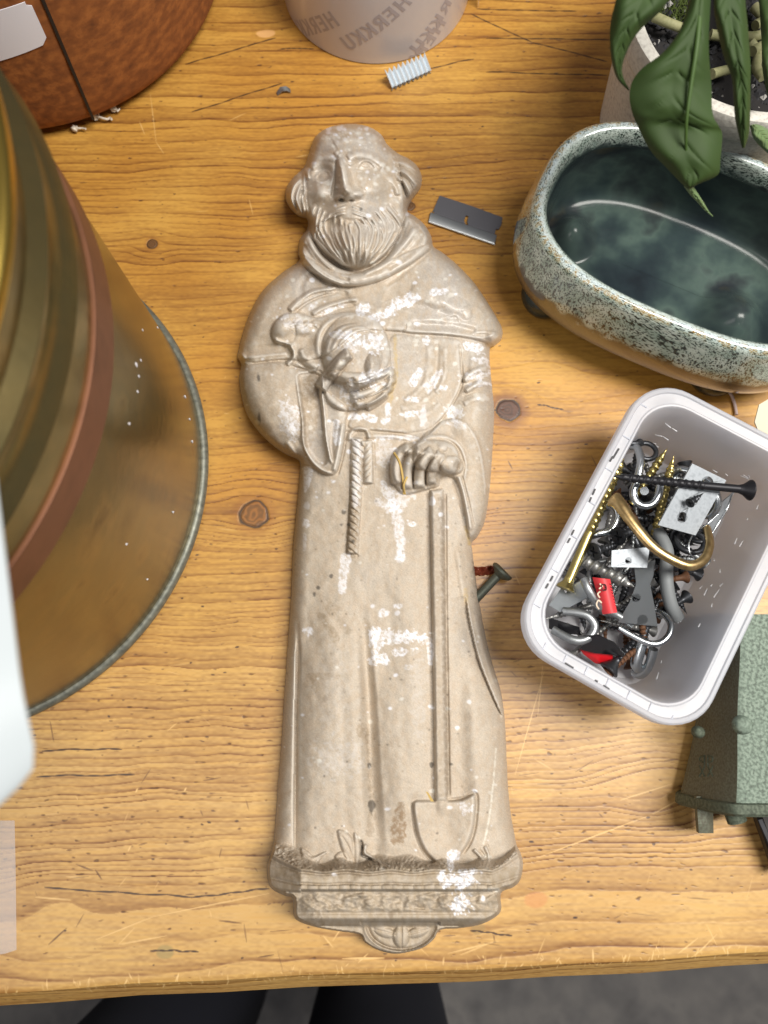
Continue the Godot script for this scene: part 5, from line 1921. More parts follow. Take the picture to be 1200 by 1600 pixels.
	for q in [[[936, 952], [932, 945], [935, 938], [940, 942]], [[937, 934], [934, 928], [938, 924]], [[936, 920], [941, 916], [937, 912]]]:
		var pts := []
		for p in q:
			pts.append(P(p[0], p[1], 0.0392 if p[0] > 934 else 0.0385))
		part("lettering", tube(smooth3(pts, 5), [0.00035], 5), M.cream_ink, tg)
	for k in 9:
		part("lettering", tube([P(952 + k * 0.9, 912 + k * 4.6, 0.0382 - k * 0.0002), P(955 + k * 0.9, 914 + k * 4.6, 0.0378 - k * 0.0002)], [0.0002], 4), M.dark_ink, tg)
	part("logo", tube(curve_px([[940, 913, 0.0394], [946, 914, 0.0394], [947, 922, 0.0394], [941, 921, 0.0394], [940, 913, 0.0394]], 4), [0.0003], 5), M.dark_ink, tg)
	# torn red and black plastic
	var bg := thing("torn_wrapper", "torn red and black plastic wrapper in the tub's lower left corner", "wrapper", P(945, 1015, 0.018))
	part("red_side", sheet([[P(905, 1013, 0.020), P(925, 1008, 0.023), P(958, 1012, 0.022)], [P(912, 1022, 0.019), P(930, 1026, 0.021), P(957, 1029, 0.019)], [P(930, 1036, 0.016), P(940, 1038, 0.017), P(948, 1034, 0.016)]], 0.0003), M.red_plastic, bg)
	part("black_fold", sheet([[P(911, 994, 0.030), P(935, 992, 0.033), P(960, 1004, 0.031), P(976, 1022, 0.026)], [P(912, 1006, 0.026), P(936, 1010, 0.028), P(958, 1016, 0.027), P(974, 1025, 0.024)], [P(905, 1014, 0.022), P(930, 1020, 0.024), P(954, 1022, 0.023), P(972, 1026, 0.022)]], 0.0005), M.black_plastic, bg)
	part("black_strip", sheet([[P(858, 965, 0.020), P(880, 972, 0.025), P(905, 980, 0.024)], [P(858, 982, 0.019), P(880, 990, 0.023), P(908, 992, 0.022)]], 0.0005), M.black_plastic, bg)
	# everything beneath: dark screws and nails jumbled at the bottom, with washers and clips
	rng.seed = 77
	var src := screw("small_screw", Vector3(-0.011, 0, 0), Vector3(0.011, 0, 0), 0.0014, 0.0034, M.dark_metal, "x", "small dark screws heaped at the bottom of the tub", 0.0018, 0.38, 0.7)
	var src2 := screw("small_screw", Vector3(-0.013, 0, 0), Vector3(0.013, 0, 0), 0.0012, 0.0030, M.grey_metal, "x", "small dark screws heaped at the bottom of the tub", 0.0018, 0.38, 0.7)
	var src3 := screw("small_screw", Vector3(-0.012, 0, 0), Vector3(0.012, 0, 0), 0.0013, 0.0032, M.zinc_dull, "x", "small dark screws heaped at the bottom of the tub", 0.0018, 0.38, 0.7)
	var src4 := screw("small_screw", Vector3(-0.010, 0, 0), Vector3(0.010, 0, 0), 0.0013, 0.0030, M.rusty_steel, "x", "small dark screws heaped at the bottom of the tub", 0.0018, 0.38, 0.7)
	var kinds := [src, src2, src3, src4]
	var spots := []
	var area := PackedVector2Array([Vector2(968, 735), Vector2(990, 700), Vector2(1085, 722), Vector2(1112, 765), Vector2(1090, 840), Vector2(1052, 940), Vector2(1020, 995), Vector2(985, 1030), Vector2(950, 1030), Vector2(905, 1010), Vector2(880, 985), Vector2(885, 935), Vector2(925, 850)])
	var tries := 0
	while spots.size() < 96 and tries < 4000:
		tries += 1
		var q := Vector2(rng.randf_range(870, 1125), rng.randf_range(690, 1040))
		if Geometry2D.is_point_in_polygon(q, area):
			spots.append(q)
	for k in spots.size():
		var kind: int = k if k < 4 else [0, 1, 0, 2, 1, 3, 0][k % 7]
		var s: Node3D = kinds[kind] if k < 4 else kinds[kind].duplicate()
		if k > 3:
			s.name = numbered("small_screw")
			add_child(s)
		var layer_ := k % 4
		var h: float = 0.0055 + layer_ * 0.0046 + rng.randf() * 0.002
		s.position = P(spots[k].x, spots[k].y, h)
		s.rotation = Vector3(0, rng.randf() * TAU, rng.randf_range(-0.22, 0.22))
		s.set_meta("label", "small %s screw in the jumbled heap at the tub's bottom" % ["dark", "grey", "pale zinc", "rusty brown"][kind])
		s.set_meta("group", "small %s screws heaped at the bottom of the tub" % ["dark", "grey", "pale zinc", "rusty brown"][kind])
	var rings := [[1078, 846, 0.026, 0.0062, 0.0014, 0.5], [1066, 838, 0.024, 0.0052, 0.0012, -0.6], [1092, 838, 0.022, 0.0055, 0.0011, 0.9], [1010, 705, 0.024, 0.0045, 0.0012, 0.3], [985, 690, 0.024, 0.0050, 0.0012, 1.1]]
	var rl := ["dark steel ring inside the brass handle's curve, lying flattest", "dark steel ring left of the flattest ring inside the brass handle's curve", "dark steel ring nearest the brass handle's narrow end", "dark steel ring beside the S shaped hook's upper end", "dark steel ring at the tub's top wall, steeply tilted"]
	for k in rings.size():
		var r: Array = rings[k]
		var o := P(r[0], r[1], r[2])
		var pts := []
		for i in 25:
			var a := TAU * i / 24.0
			pts.append(o + Vector3(cos(a) * r[3], sin(a) * r[3] * sin(r[5]), sin(a) * r[3] * cos(r[5])))
		var w := thing("steel_loop", rl[k], "ring", o, "dark rings in the tub")
		part("loop", tube(pts, [r[4]], 8), M.dark_metal, w)
	var wires := [[[1094, 826, 0.034], [1106, 818, 0.036], [1122, 803, 0.036]], [[1082, 836, 0.032], [1076, 850, 0.033], [1078, 864, 0.033], [1084, 872, 0.032]], [[1112, 834, 0.030], [1124, 815, 0.030], [1136, 795, 0.032], [1144, 772, 0.032]]]
	var wl := ["thin bright wire crossing above the brass handle's narrow end", "thin bright wire curving inside the brass handle", "thin bright wire along the tub's right wall below the black screw's head"]
	for k in 3:
		hook("thin_wire", wires[k], [0.0004], M.zinc, wl[k], "wire", "thin wires in the tub")

# ------------------------------------------------------------------ the rest of the bench
func small_things() -> void:
	# corrugated fastener
	var f := thing("corrugated_fastener", "short corrugated steel joint fastener lying by the tape roll", "fastener", P(636, 112))
	var grid := []
	var A := P(602, 113, 0.0075)
	var B := P(664, 86, 0.0075)
	var C := P(673, 110, 0.0016)
	var D := P(612, 137, 0.0016)
	var n := 72
	for j in 7:
		var row := []
		for i in n + 1:
			var q := float(i) / n
			var s := j / 6.0
			var p := A.lerp(B, q).lerp(D.lerp(C, q), s)
			var nr := (B - A).cross(D - A).normalized()
			if nr.y < 0.0:
				nr = -nr
			var ph := fposmod(q * 9.0, 1.0)
			var tr := absf(ph - 0.5) * 4.0 - 1.0
			if j == 0:
				p += (A - D).normalized() * 0.0016 * tr
			row.append(p + nr * 0.0009 * clampf(tr * 1.4, -1, 1))
		grid.append(row)
	part("corrugated_sheet", sheet(grid, 0.0004, 30.0), M.fastener, f)
	var wall := []
	for j in 3:
		var row := []
		for i in n + 1:
			var q := float(i) / n
			var ph := fposmod(q * 9.0, 1.0)
			var tr := clampf((absf(ph - 0.5) * 4.0 - 1.0) * 1.4, -1, 1)
			var p := D.lerp(C, q) + Vector3(0, 0, 0.0009 * tr + 0.0004)
			p.y = TY + 0.0014 - j * 0.0004
			row.append(p)
		wall.append(row)
	part("toothed_edge", sheet(wall, 0.0003, 30.0), M.steel_plate, f)
	# razor blade
	var b := thing("razor_blade", "single edged grey razor blade lying beside the monk's head", "blade", P(728, 350))
	var bl := []
	for q in [[675, 334], [687, 306], [736, 322], [785, 340], [783, 352], [779, 359], [775, 358], [772, 369], [733, 356.5], [730, 347], [732, 338], [728, 337], [725, 345], [729.4, 355.5], [676, 339], [679, 329]]:
		bl.append(P(q[0], q[1], 0.0012))
	part("steel_blade", plate(bl, Vector3(0, 0.00028, 0)), M.blade, b)
	var sp := []
	for q in [[672, 333], [776, 369], [773, 384.5], [669.5, 349]]:
		sp.append(P(q[0], q[1], 0.0006))
	part("folded_spine", plate(sp, Vector3(0, 0.0017, 0), 0.0007, 60.0), M.spine, b)
	# bolt by the figure and the reddish strip under it
	var bo := thing("steel_bolt", "grey steel bolt leaning out from under the monk's robe", "bolt", P(765, 912))
	part("shaft", tube([P(742, 938, 0.004), P(778, 899, 0.007)], [0.0021], 14), M.bolt, bo)
	part("head", tube([P(777, 900, 0.007), P(782, 895.5, 0.0075), P(783.5, 894, 0.0076), P(786, 891, 0.0079), P(787, 890, 0.008)], [0.0021, 0.0050, 0.0056, 0.0056, 0.0046], 20, 1.0, 35.0), M.bolt, bo)
	var cs := thing("copper_strip", "small reddish brown crumpled strip beside the grey bolt", "strip", P(758, 892))
	grid = []
	for j in 7:
		var row := []
		for i in 17:
			var q := i / 16.0
			var p := P(736 + 42 * q, 885 + 13 * j / 6.0 + 1.2 * sin(q * 5.0), 0.0012 + 0.0007 * sin(q * 22.0 + j) + 0.0006 * cos(j * 1.7))
			row.append(p)
		grid.append(row)
	part("foil", sheet(grid, 0.0006), M.copper_strip, cs)
	# dried straws caught on the figure
	var st := thing("dry_straw", "dry straw caught across the monk's knuckles", "straw", P(626, 740, 0.035))
	part("stalk", tube(curve_px([[616, 708, 0.041], [624, 722, 0.0455], [629, 745, 0.046], [631, 772, 0.042]]), [0.0006, 0.0005], 6), M.straw, st)
	part("stalk", tube(curve_px([[636, 745, 0.0465], [631, 758, 0.046], [633, 772, 0.042]]), [0.0005, 0.0004], 6), M.straw, st)
	var st2 := thing("wood_chip", "tiny pale wood chip at the top of the carved spade blade", "chip", P(670, 1246, 0.035))
	part("chip", plate([P(665, 1236, 0.0385), P(669, 1238, 0.0385), P(678, 1252, 0.0375), P(673, 1252, 0.0375)], Vector3(0, 0.0005, 0)), M.straw, st2)
	# torn tape on the bench, bits of debris
	var tp := thing("tape_strip", "strip of cloudy clear tape stuck to the bench's left edge", "tape", P(0, 1380))
	part("film", plate([P(-60, 1282, 0.0002), P(23, 1282, 0.0002), P(25, 1380, 0.0002), P(26, 1484, 0.0002), P(8, 1490, 0.0002), P(-60, 1500, 0.0002)], Vector3(0, 0.00012, 0)), M.film_dull, tp)
	var db := thing("metal_scrap", "tiny bent grey metal scrap on the bench left of the tape roll", "scrap", P(443, 141))
	part("scrap", sheet([[P(432, 145, 0.0004), P(438, 136, 0.0022), P(447, 135, 0.0024), P(453, 139, 0.0006)], [P(434, 149, 0.0004), P(441, 143, 0.0020), P(448, 142, 0.0020), P(454, 145, 0.0006)]], 0.0005), M.zinc_dull, db)
	var cd := thing("cream_card", "corner of a plain cream card standing at the right edge", "card", P(1195, 650))
	part("card", plate([P(1185, 633, 0.030), P(1230, 606, 0.030), P(1230, 700, 0.030), P(1190, 690, 0.030), P(1178, 660, 0.030)], Vector3(0, 0.0008, 0)), M.cream, cd)
	var sg := thing("pale_string", "short pale string between the bowl and the plastic tub", "string", P(1145, 632))
	part("cord", tube(curve_px([[1134, 606, 0.003], [1143, 618, 0.002], [1148, 632, 0.0015], [1151, 648, 0.002]]), [0.0008], 8), M.string, sg)

func bronze() -> void:
	var t := thing("bronze_casting", "green patinated bronze casting with a stamped mark, beside the plastic tub", "bronze", P(1140, 1150))
	var T0 := P(1157, 960, 0.044)
	var T1 := P(1150, 1254, 0.044)
	var B0 := P(1098, 1050, 0.012)
	var B1 := P(1069, 1240, 0.012)
	var back := (T0 - T1).normalized()
	B0 = B1 + (T0 - T1) * 1.05
	B0.x += 0.006
	var rings := []
	for k in 15:
		var s := k / 14.0
		var wob := 0.0006 * sin(s * 9.0)
		var a := B0.lerp(B1, s)
		var b := T0.lerp(T1, s)
		a.x += 0.0035 * sin(PI * s)
		var ring := []
		ring.append(Vector3(a.x + 0.003, TY + 0.0008, a.z))
		ring.append(a + Vector3(-0.0005, -0.003, 0))
		for i in 7:
			var q := i / 6.0
			var p := a.lerp(b, q)
			p.y += 0.0045 * sin(PI * q) + wob
			ring.append(p)
		ring.append(b + Vector3(0.0025, 0.0012 + wob, 0))
		for i in 4:
			ring.append(b + Vector3(0.02 + i * 0.02, 0.0012 + wob * 2.0 * (i % 2), 0))
		ring.append(b + Vector3(0.084, -0.006, 0))
		ring.append(Vector3(b.x + 0.086, TY + 0.0008, b.z))
		rings.append(ring)
	part("sloping_side", loft(rings.map(func(r): return r.slice(0, 9) + [Vector3(r[8].x, TY + 0.0008, r[8].z)]), 45.0), M.verdigris_brown, t)
	part("top_face", loft(rings.map(func(r): return [Vector3(r[8].x + 0.0002, TY + 0.0010, r[8].z)] + r.slice(8)), 45.0), M.verdigris, t)
	# flange round the open end
	var fl := []
	for off in [[0.0, 0.0], [0.0022, 0.0004], [0.0022, 0.0040], [0.0006, 0.0052]]:
		var ring := []
		var src: Array = rings[14]
		var c := Vector3.ZERO
		for p in src:
			c += p
		c /= src.size()
		for p in src:
			var d: Vector3 = (p - c)
			d.z = 0
			var q: Vector3 = p + d.normalized() * off[0]
			q.y = maxf(q.y, TY + 0.0006)
			ring.append(q - back * off[1])
		fl.append(ring)
	part("flange", loft(fl, 40.0), M.verdigris_dark, t)
	part("boss", lathe([[0.0040, -0.002], [0.0036, 0.0006], [0.0026, 0.0014], [0.0012, 0.0019], [0.0004, 0.002]].map(func(p): return Vector2(p[0], p[1])), P(1162, 1133, 0.0456), 24, 60.0), M.verdigris, t)
	part("boss", lathe([[0.0026, -0.002], [0.0024, 0.0008], [0.0014, 0.0018], [0.0004, 0.002]].map(func(p): return Vector2(p[0], p[1])), P(1092, 1144, 0.030), 20, 60.0), M.verdigris_dark, t)
	var tabp := []
	for k in 5:
		var s := k / 4.0
		var ring := []
		for q in [[1084, 0.010], [1084, 0.022], [1088, 0.0245], [1104, 0.0245], [1108, 0.0235], [1114, 0.010]]:
			var x: float = lerpf(q[0], q[0] + 4.0, s)
			if q[0] > 1100:
				x = lerpf(q[0], q[0] + 1.0, s)
			ring.append(P(x, lerpf(1244, 1302, s) - (3.0 if k == 4 and q[0] < 1086 else 0.0), q[1] * (1.0 if k < 4 else 0.9)))
		tabp.append(ring)
	part("tab", loft(tabp, 30.0), M.verdigris_brown, t)
	part("peg", tube([P(1140, 1250, 0.012), P(1152, 1284, 0.012)], [0.0042], 16), M.verdigris_dark, t)
	# raised founder's mark on the sloping side: two mirrored loops over two crosses
	var on := func(u: float, v: float) -> Vector3:
		# lay a point of the photograph on the sloping face
		var lo := 0.0
		var hi := 0.06
		for k in 30:
			var m := (lo + hi) / 2
			var p := P(u, v, m)
			var s := clampf((p.z - B0.z) / (B1.z - B0.z), 0, 1)
			var a := B0.lerp(B1, s)
			var b := T0.lerp(T1, s)
			a.x += 0.0035 * sin(PI * s)
			var q := clampf((p.x - a.x) / (b.x - a.x), 0, 1)
			var y := lerpf(a.y, b.y, q) + 0.0045 * sin(PI * q) - TY
			if m < y:
				lo = m
			else:
				hi = m
		return P(u, v, lo + 0.0001)
	var strokes := [[[1101, 1180], [1101, 1197]], [[1101, 1181], [1094, 1183], [1094, 1189], [1101, 1191]], [[1106, 1180], [1106, 1197]], [[1106, 1181], [1113, 1183], [1113, 1189], [1106, 1191]], [[1093, 1197], [1101, 1213]], [[1101, 1198], [1093, 1213]], [[1106, 1198], [1114, 1213]], [[1114, 1197], [1106, 1213]]]
	for s in strokes:
		var pts := []
		for q in s:
			pts.append(on.call(q[0], q[1]))
		part("stamped_mark", tube(smooth3(pts, 4) if pts.size() > 2 else pts, [0.00042], 8), M.verdigris_dark, t)
	var bar := thing("dark_metal_bar", "dark grey metal bar poking out under the bronze casting, right edge", "metal bar", P(1190, 1320))
	part("bar", plate([P(1168, 1262, 0.004), P(1204, 1256, 0.004), P(1240, 1350, 0.004), P(1204, 1364, 0.004)], Vector3(0, 0.008, 0), 0.002), M.dark_iron, bar)
	part("bar_groove", plate([P(1182, 1280, 0.0121), P(1190, 1278, 0.0121), P(1220, 1345, 0.0121), P(1212, 1348, 0.0121)], Vector3(0, 0.0008, 0), 0.0003), M.black_metal, bar)

func person() -> void:
	var t := thing("person", "person in dark navy trousers standing at the bench's front edge", "person", Vector3(-0.09, 0, 0.31))
	var V := []
	for s in [-1, 1]:
		var cx := -0.180 if s < 0 else -0.006
		var rings := []
		for q in [[0.055, 0.050, 0.070, 0.31], [0.10, 0.055, 0.068, 0.312], [0.25, 0.058, 0.066, 0.318], [0.45, 0.062, 0.068, 0.308], [0.52, 0.064, 0.070, 0.303], [0.62, 0.070, 0.078, 0.31], [0.78, 0.078, 0.088, 0.33], [0.90, 0.086, 0.10, 0.345], [0.955, 0.088, 0.11, 0.35]]:
			var ring := []
			var lx := lerpf(cx, -0.093 + s * 0.085, smoothstep(0.5, 0.95, q[0]))
			for k in 28:
				var a := -TAU * k / 28
				var w := 1.0 + 0.035 * sin(a * 3.0 + q[0] * 31.0) + 0.02 * sin(a * 5.0 - q[0] * 17.0)
				ring.append(Vector3(lx + cos(a) * q[1] * w, q[0], q[3] + sin(a) * q[2] * w))
			rings.append(ring)
		V.append(rings)
	for k in 2:
		part("trouser_leg", loft(V[k], 60.0), M.navy, t)
	var hip := []
	for q in [[0.90, 0.150, 0.09], [0.94, 0.172, 0.108], [0.99, 0.176, 0.112], [1.04, 0.168, 0.108]]:
		var ring := []
		for k in 36:
			var a := -TAU * k / 36
			ring.append(Vector3(-0.093 + cos(a) * q[1], q[0], 0.352 + sin(a) * q[2]))
		hip.append(ring)
	part("trouser_seat", loft(hip, 60.0), M.navy, t)
	for s in [-1, 1]:
		var cx := -0.180 if s < 0 else -0.006
		var rings := []
		for q in [[0.115, 0.026, 0.030], [0.09, 0.040, 0.05], [0.03, 0.044, 0.072], [-0.04, 0.047, 0.062], [-0.10, 0.048, 0.046], [-0.14, 0.038, 0.036], [-0.155, 0.02, 0.028]]:
			var ring := []
			for k in 20:
				var a := TAU * k / 20
				ring.append(Vector3(cx + cos(a) * q[1], maxf(0.003, 0.02 + sin(a) * q[2] + (q[2] - 0.02) * 0.5), 0.30 + q[0]))
			rings.append(ring)
		part("shoe", loft(rings, 60.0), M.shoe, t)

# ------------------------------------------------------------------ materials
func materials() -> void:
	make_wood()
	var fine := tex(512, 512, [G(0.2), G(0.5), G(0.8)], 0.06, 21, 5)
	var grain := tex(512, 512, [G(0.3), G(0.5), G(0.7)], 0.25, 22, 3)
	for nm in ["plaster", "plaster_gloss"]:
		var m := mat(nm, Color.WHITE, 0.72)
		m.vertex_color_use_as_albedo = true
		tri(m, null, 30.0, grain, 0.004)
		if nm == "plaster_gloss":
			m.roughness = 0.5
			m.clearcoat_enabled = true
			m.clearcoat = 0.35
			m.clearcoat_roughness = 0.3
	var v := mat("vcol", Color.WHITE, 0.95)
	v.vertex_color_use_as_albedo = true
	var br := mat("brass", Color.WHITE, 0.26, 0.88)
	tri(br, tex(512, 512, [Color8(112, 98, 62), Color8(128, 113, 74), Color8(138, 122, 80), Color8(130, 118, 80), Color8(146, 128, 84), Color8(104, 88, 56)], 0.012, 31, 6), 5.0, fine, 0.008)
	tri(mat("copper", Color.WHITE, 0.5, 0.5), tex(256, 256, [Color8(108, 72, 52), Color8(128, 86, 62), Color8(118, 80, 58)], 0.02, 32, 4), 8.0)
	mat("bright_brass", Color8(222, 190, 96), 0.25, 1.0)
	tri(mat("lead", Color.WHITE, 0.5, 0.5), tex(256, 256, [Color8(82, 84, 78), Color8(120, 122, 112), Color8(150, 150, 138)], 0.05, 33, 4), 20.0)
	tri(mat("rust", Color.WHITE, 0.8), tex(512, 512, [Color8(84, 46, 20), Color8(116, 66, 28), Color8(134, 78, 34), Color8(162, 100, 46), Color8(112, 64, 32)], 0.03, 34, 6), 9.0, fine, 0.02)
	mat("dark_iron", Color8(44, 40, 38), 0.55, 0.4)
	mat("paper", Color8(228, 228, 236), 0.7)
	mat("glue", Color8(206, 196, 180), 0.4)
	mat("white_card", Color8(184, 192, 196), 0.3)
	var tp := mat("tape", Color8(206, 201, 202), 0.28)
	tp.clearcoat_enabled = true
	tp.clearcoat_roughness = 0.2
	tp.backlight_enabled = true
	tp.backlight = Color8(150, 140, 140)
	mat("tape_ink", Color8(166, 158, 161), 0.35)
	mat("card_brown", Color8(168, 140, 100), 0.8)
	var fl := mat("film", Color(0.95, 0.93, 0.93, 0.25), 0.12)
	fl.transparency = BaseMaterial3D.TRANSPARENCY_ALPHA
	var fd := mat("film_dull", Color(0.90, 0.87, 0.85, 0.26), 0.35)
	fd.transparency = BaseMaterial3D.TRANSPARENCY_ALPHA
	# glazes
	var w := 1536
	var h := 256
	var bytes := PackedByteArray()
	bytes.resize(w * h * 3)
	var sn := FastNoiseLite.new()
	sn.noise_type = FastNoiseLite.TYPE_SIMPLEX_SMOOTH
	sn.fractal_octaves = 2
	sn.frequency = 1.0
	for y in h:
		var t := float(y) / h
		for x in w:
			var a := TAU * x / w
			var cx := cos(a) * 244.0
			var cz := sin(a) * 244.0
			var big := sn.get_noise_3d(cx * 0.03, y * 0.03, cz * 0.03)
			var sp := sn.get_noise_3d(cx * 0.19 + y * 0.05, y * 0.11, cz * 0.19)
			var sp2 := sn.get_noise_3d(cx * 0.42 + 90.0 + y * 0.1, y * 0.24, cz * 0.42)
			var c := Vector3(148, 168, 156).lerp(Vector3(190, 202, 192), clampf(0.4 + big + 0.5 * smoothstep(0.3, 0.6, t), 0, 1))
			var rim := exp(-pow((t - 0.66) / 0.075, 2.0))
			c = c.lerp(Vector3(206, 220, 226), rim * 0.8)
			var spk := clampf((sp - 0.25 - 0.12 * big) * 7.0, 0, 1) * 0.9 + clampf((sp2 - 0.22 - 0.1 * big) * 7.0, 0, 1) * 0.8
			spk *= 1.0 - 0.75 * exp(-pow((t - 0.70) / 0.05, 2.0))
			c = c.lerp(Vector3(36, 44, 40), clampf(spk, 0, 1))
			var gold := clampf((sn.get_noise_3d(cx * 0.06 + 300.0, y * 0.02, cz * 0.06) + 0.16) * 4.0, 0, 1) * exp(-pow((t - 0.60) / 0.07, 2.0)) * clampf(0.55 + 2.4 * sp2, 0, 1)
			c = c.lerp(Vector3(142, 104, 42), gold * 0.9)
			c = c.lerp(Vector3(46, 36, 28), (1.0 - smoothstep(0.15, 0.21, t + 0.05 * big)) * 0.92)
			c = c.lerp(Vector3(28, 34, 34), smoothstep(0.93, 1.0, t + 0.06 * big))
			bytes[(y * w + x) * 3] = int(c.x)
			bytes[(y * w + x) * 3 + 1] = int(c.y)
			bytes[(y * w + x) * 3 + 2] = int(c.z)
	var gs := mat("glaze_speckled", Color.WHITE, 0.22)
	gs.albedo_texture = ImageTexture.create_from_image(Image.create_from_data(w, h, false, Image.FORMAT_RGB8, bytes))
	gs.clearcoat_enabled = true
	gs.clearcoat_roughness = 0.08
	var gd := mat("glaze_dark", Color.WHITE, 0.20)
	gd.metallic_specular = 0.32
	tri(gd, tex(512, 512, [Color8(28, 33, 38), Color8(38, 47, 52), Color8(50, 63, 64), Color8(76, 92, 86), Color8(42, 46, 50), Color8(82, 68, 42)], 0.008, 36, 5), 4.0, tex(256, 256, [G(0.2), G(0.5), G(0.8)], 0.05, 49, 4), 0.015)
	tri(mat("glaze_brown", Color.WHITE, 0.2), tex(256, 256, [Color8(40, 32, 26), Color8(62, 50, 38), Color8(52, 50, 44), Color8(96, 72, 40)], 0.03, 37, 4, Vector2(1, 1)), 6.0)
	mat("glaze_foot", Color8(28, 40, 40), 0.2)
	tri(mat("cement", Color.WHITE, 0.85), tex(512, 512, [Color8(150, 146, 140), Color8(186, 182, 174), Color8(206, 203, 194), Color8(214, 211, 202), Color8(130, 126, 122)], 0.05, 38, 6), 14.0, fine, 0.02)
	mat("soil", Color8(34, 32, 32), 0.95)
	mat("moss", Color8(70, 84, 30), 0.9)
	var lf := tex(512, 512, [Color8(36, 56, 17), Color8(44, 66, 20), Color8(50, 74, 24)], 0.01, 39, 3)
	var leaf := mat("leaf", Color.WHITE, 0.72)
	tri(leaf, lf, 8.0)
	leaf.backlight_enabled = true
	leaf.backlight = Color8(60, 70, 20)
	mat("leaf_pale", Color8(108, 132, 88), 0.5)
	mat("leaf_rib", Color8(58, 84, 30), 0.6)
	tri(mat("stem", Color.WHITE, 0.7), tex(256, 256, [Color8(120, 124, 84), Color8(150, 148, 110), Color8(98, 104, 62)], 0.04, 40, 4), 20.0)
	# plastic
	var fr := mat("frosted", Color8(216, 219, 226), 0.32)
	fr.transparency = BaseMaterial3D.TRANSPARENCY_ALPHA
	fr.albedo_color.a = 0.82
	fr.backlight_enabled = true
	fr.backlight = Color8(225, 228, 236)
	mat("scuff", Color8(244, 246, 250), 0.6)
	mat("slit", Color8(40, 40, 44), 0.5)
	# metals
	mat("zinc", Color8(196, 202, 206), 0.24, 1.0)
	tri(mat("zinc_dull", Color.WHITE, 0.42, 0.9), tex(256, 256, [Color8(120, 124, 126), Color8(160, 164, 166), Color8(140, 144, 146)], 0.05, 41, 4), 30.0)
	tri(mat("zinc_plate", Color.WHITE, 0.5, 0.55), tex(256, 256, [Color8(128, 134, 140), Color8(166, 172, 178), Color8(146, 152, 158)], 0.04, 42, 4), 30.0)
	mat("fastener", Color8(214, 224, 232), 0.35, 0.2)
	mat("steel_plate", Color8(150, 156, 160), 0.38, 0.75)
	tri(mat("rusty_steel", Color.WHITE, 0.7, 0.3), tex(128, 128, [Color8(70, 50, 38), Color8(112, 74, 48), Color8(84, 76, 70)], 0.08, 47, 4), 60.0)
	mat("grey_metal", Color8(146, 146, 144), 0.42, 0.8)
	mat("dark_metal", Color8(74, 76, 80), 0.40, 0.8)
	mat("black_metal", Color8(38, 38, 42), 0.45, 0.5)
	mat("matte_grey", Color8(122, 126, 128), 0.65, 0.2)
	mat("gold", Color8(182, 166, 108), 0.28, 1.0)
	tri(mat("old_brass", Color.WHITE, 0.3, 0.95), tex(256, 256, [Color8(150, 122, 80), Color8(196, 168, 118), Color8(214, 188, 140)], 0.03, 43, 4), 30.0)
	mat("blade", Color8(122, 122, 128), 0.42, 0.8)
	mat("spine", Color8(196, 200, 202), 0.32, 0.95)
	tri(mat("bolt", Color.WHITE, 0.5, 0.6), tex(256, 256, [Color8(72, 78, 72), Color8(98, 104, 94), Color8(84, 82, 74)], 0.06, 44, 4), 40.0)
	mat("copper_strip", Color8(122, 58, 40), 0.3, 0.3)
	mat("straw", Color8(196, 166, 98), 0.8)
	mat("cream", Color8(206, 200, 180), 0.8)
	mat("string", Color8(196, 176, 170), 0.9)
	mat("red_paper", Color8(206, 52, 58), 0.5)
	mat("red_plastic", Color8(196, 24, 34), 0.3)
	mat("black_plastic", Color8(24, 24, 27), 0.25)
	mat("cream_ink", Color8(232, 214, 190), 0.6)
	mat("dark_ink", Color8(70, 22, 24), 0.6)
	var vd := tex(512, 512, [Color8(66, 72, 66), Color8(92, 103, 92), Color8(112, 127, 114), Color8(140, 154, 140), Color8(100, 110, 98)], 0.04, 45, 6)
	tri(mat("verdigris", Color.WHITE, 0.75, 0.1), vd, 26.0, fine, 0.02)
	tri(mat("verdigris_dark", Color8(190, 186, 176), 0.75, 0.1), vd, 26.0, fine, 0.02)
	tri(mat("verdigris_brown", Color.WHITE, 0.75, 0.1), tex(512, 512, [Color8(70, 68, 56), Color8(88, 86, 72), Color8(100, 100, 86), Color8(112, 118, 102), Color8(82, 80, 68)], 0.05, 48, 6), 26.0, fine, 0.02)
	mat("navy", Color8(20, 23, 38), 0.95)
	mat("shoe", Color8(24, 24, 26), 0.5)
	tri(mat("concrete", Color.WHITE, 0.85), tex(512, 512, [Color8(92, 90, 90), Color8(112, 110, 109), Color8(128, 125, 122), Color8(104, 102, 102)], 0.02, 46, 6), 1.5)

func lamp(at: Vector3, aim: Vector3, size: Vector2, energy: float, col: Color) -> void:
	var l := AreaLight3D.new()
	l.name = numbered("ceiling_lamp")
	add_child(l)
	l.area_size = size
	l.light_energy = energy
	l.light_color = col
	l.shadow_enabled = true
	l.look_at_from_position(at, aim, Vector3(0, 0, -1))

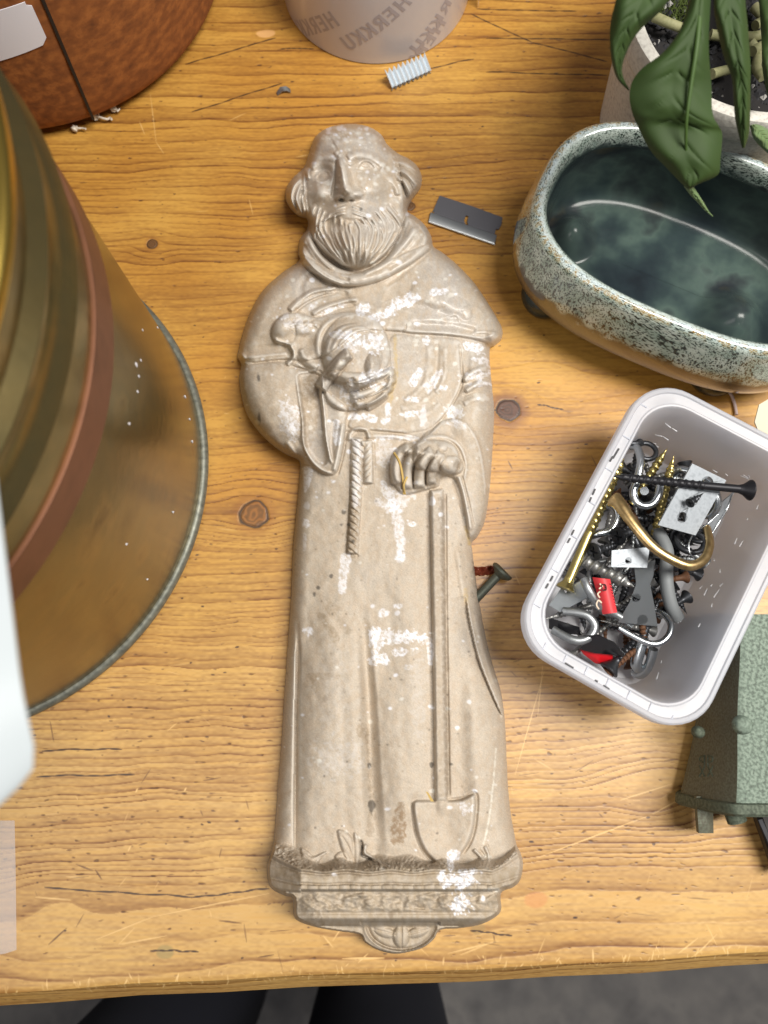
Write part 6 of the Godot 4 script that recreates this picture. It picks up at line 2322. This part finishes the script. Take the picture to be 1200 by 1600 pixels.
func _ready() -> void:
	# camera: a phone held over the bench
	var cam := Camera3D.new()
	cam.name = "camera"
	add_child(cam)
	var at := CameraAttributesPhysical.new()
	at.frustum_focal_length = 18.0
	at.frustum_focus_distance = 0.352
	at.exposure_aperture = 5.6
	at.auto_exposure_enabled = false
	cam.position = Vector3(0, TY + EYE, 0)
	cam.basis = Basis(Vector3.RIGHT, Vector3(0, sin(TILT), -cos(TILT)), Vector3(0, cos(TILT), sin(TILT)))
	cam.attributes = at
	cam.fov = rad_to_deg(2.0 * atan(800.0 / 1200.0))
	cam.near = 0.01
	cam.far = 30.0
	cam.current = true
	# light: a ceiling fitting up to the right, a weaker one behind to the left, and the dim room
	var env := Environment.new()
	env.background_mode = Environment.BG_COLOR
	env.background_color = Color(0.62, 0.62, 0.64)
	env.background_energy_multiplier = 0.36
	env.tonemap_mode = Environment.TONE_MAPPER_LINEAR
	env.tonemap_exposure = 0.81
	env.sdfgi_enabled = true
	env.ssao_enabled = true
	env.ssil_enabled = true
	var we := WorldEnvironment.new()
	we.name = "room"
	we.environment = env
	add_child(we)
	lamp(Vector3(0.46, TY + 1.05, -0.10), Vector3(0.02, TY, -0.05), Vector2(0.6, 0.3), 2.4, Color(1.0, 0.98, 0.95))
	lamp(Vector3(-0.62, TY + 1.35, 0.40), Vector3(0.0, TY, 0.0), Vector2(0.9, 0.4), 0.6, Color(1.0, 0.985, 0.97))
	noise.noise_type = FastNoiseLite.TYPE_SIMPLEX_SMOOTH
	noise.seed = 3
	noise.frequency = 0.01
	noise.fractal_octaves = 2
	rng.seed = 1
	materials()
	# setting
	var floor_ := part("floor", plate([Vector3(-4, -0.05, -4), Vector3(4, -0.05, -4), Vector3(4, -0.05, 4), Vector3(-4, -0.05, 4)], Vector3(0, 0.05, 0)), M.concrete, self)
	floor_.set_meta("kind", "structure")
	floor_.set_meta("label", "grey concrete floor below the bench")
	table()
	# the figure
	rng.seed = 2
	var s := thing("monk_statue", "plaster relief statue of a bearded monk with a spade, spattered with white paint", "statue", P(610, 850))
	statue(s)
	# vessels, plant, tub
	rng.seed = 3
	brass_bucket()
	bilinear_card()
	rust_pot()
	tape_roll()
	bowl()
	plant()
	tub()
	hardware()
	bronze()
	person()
	small_things()
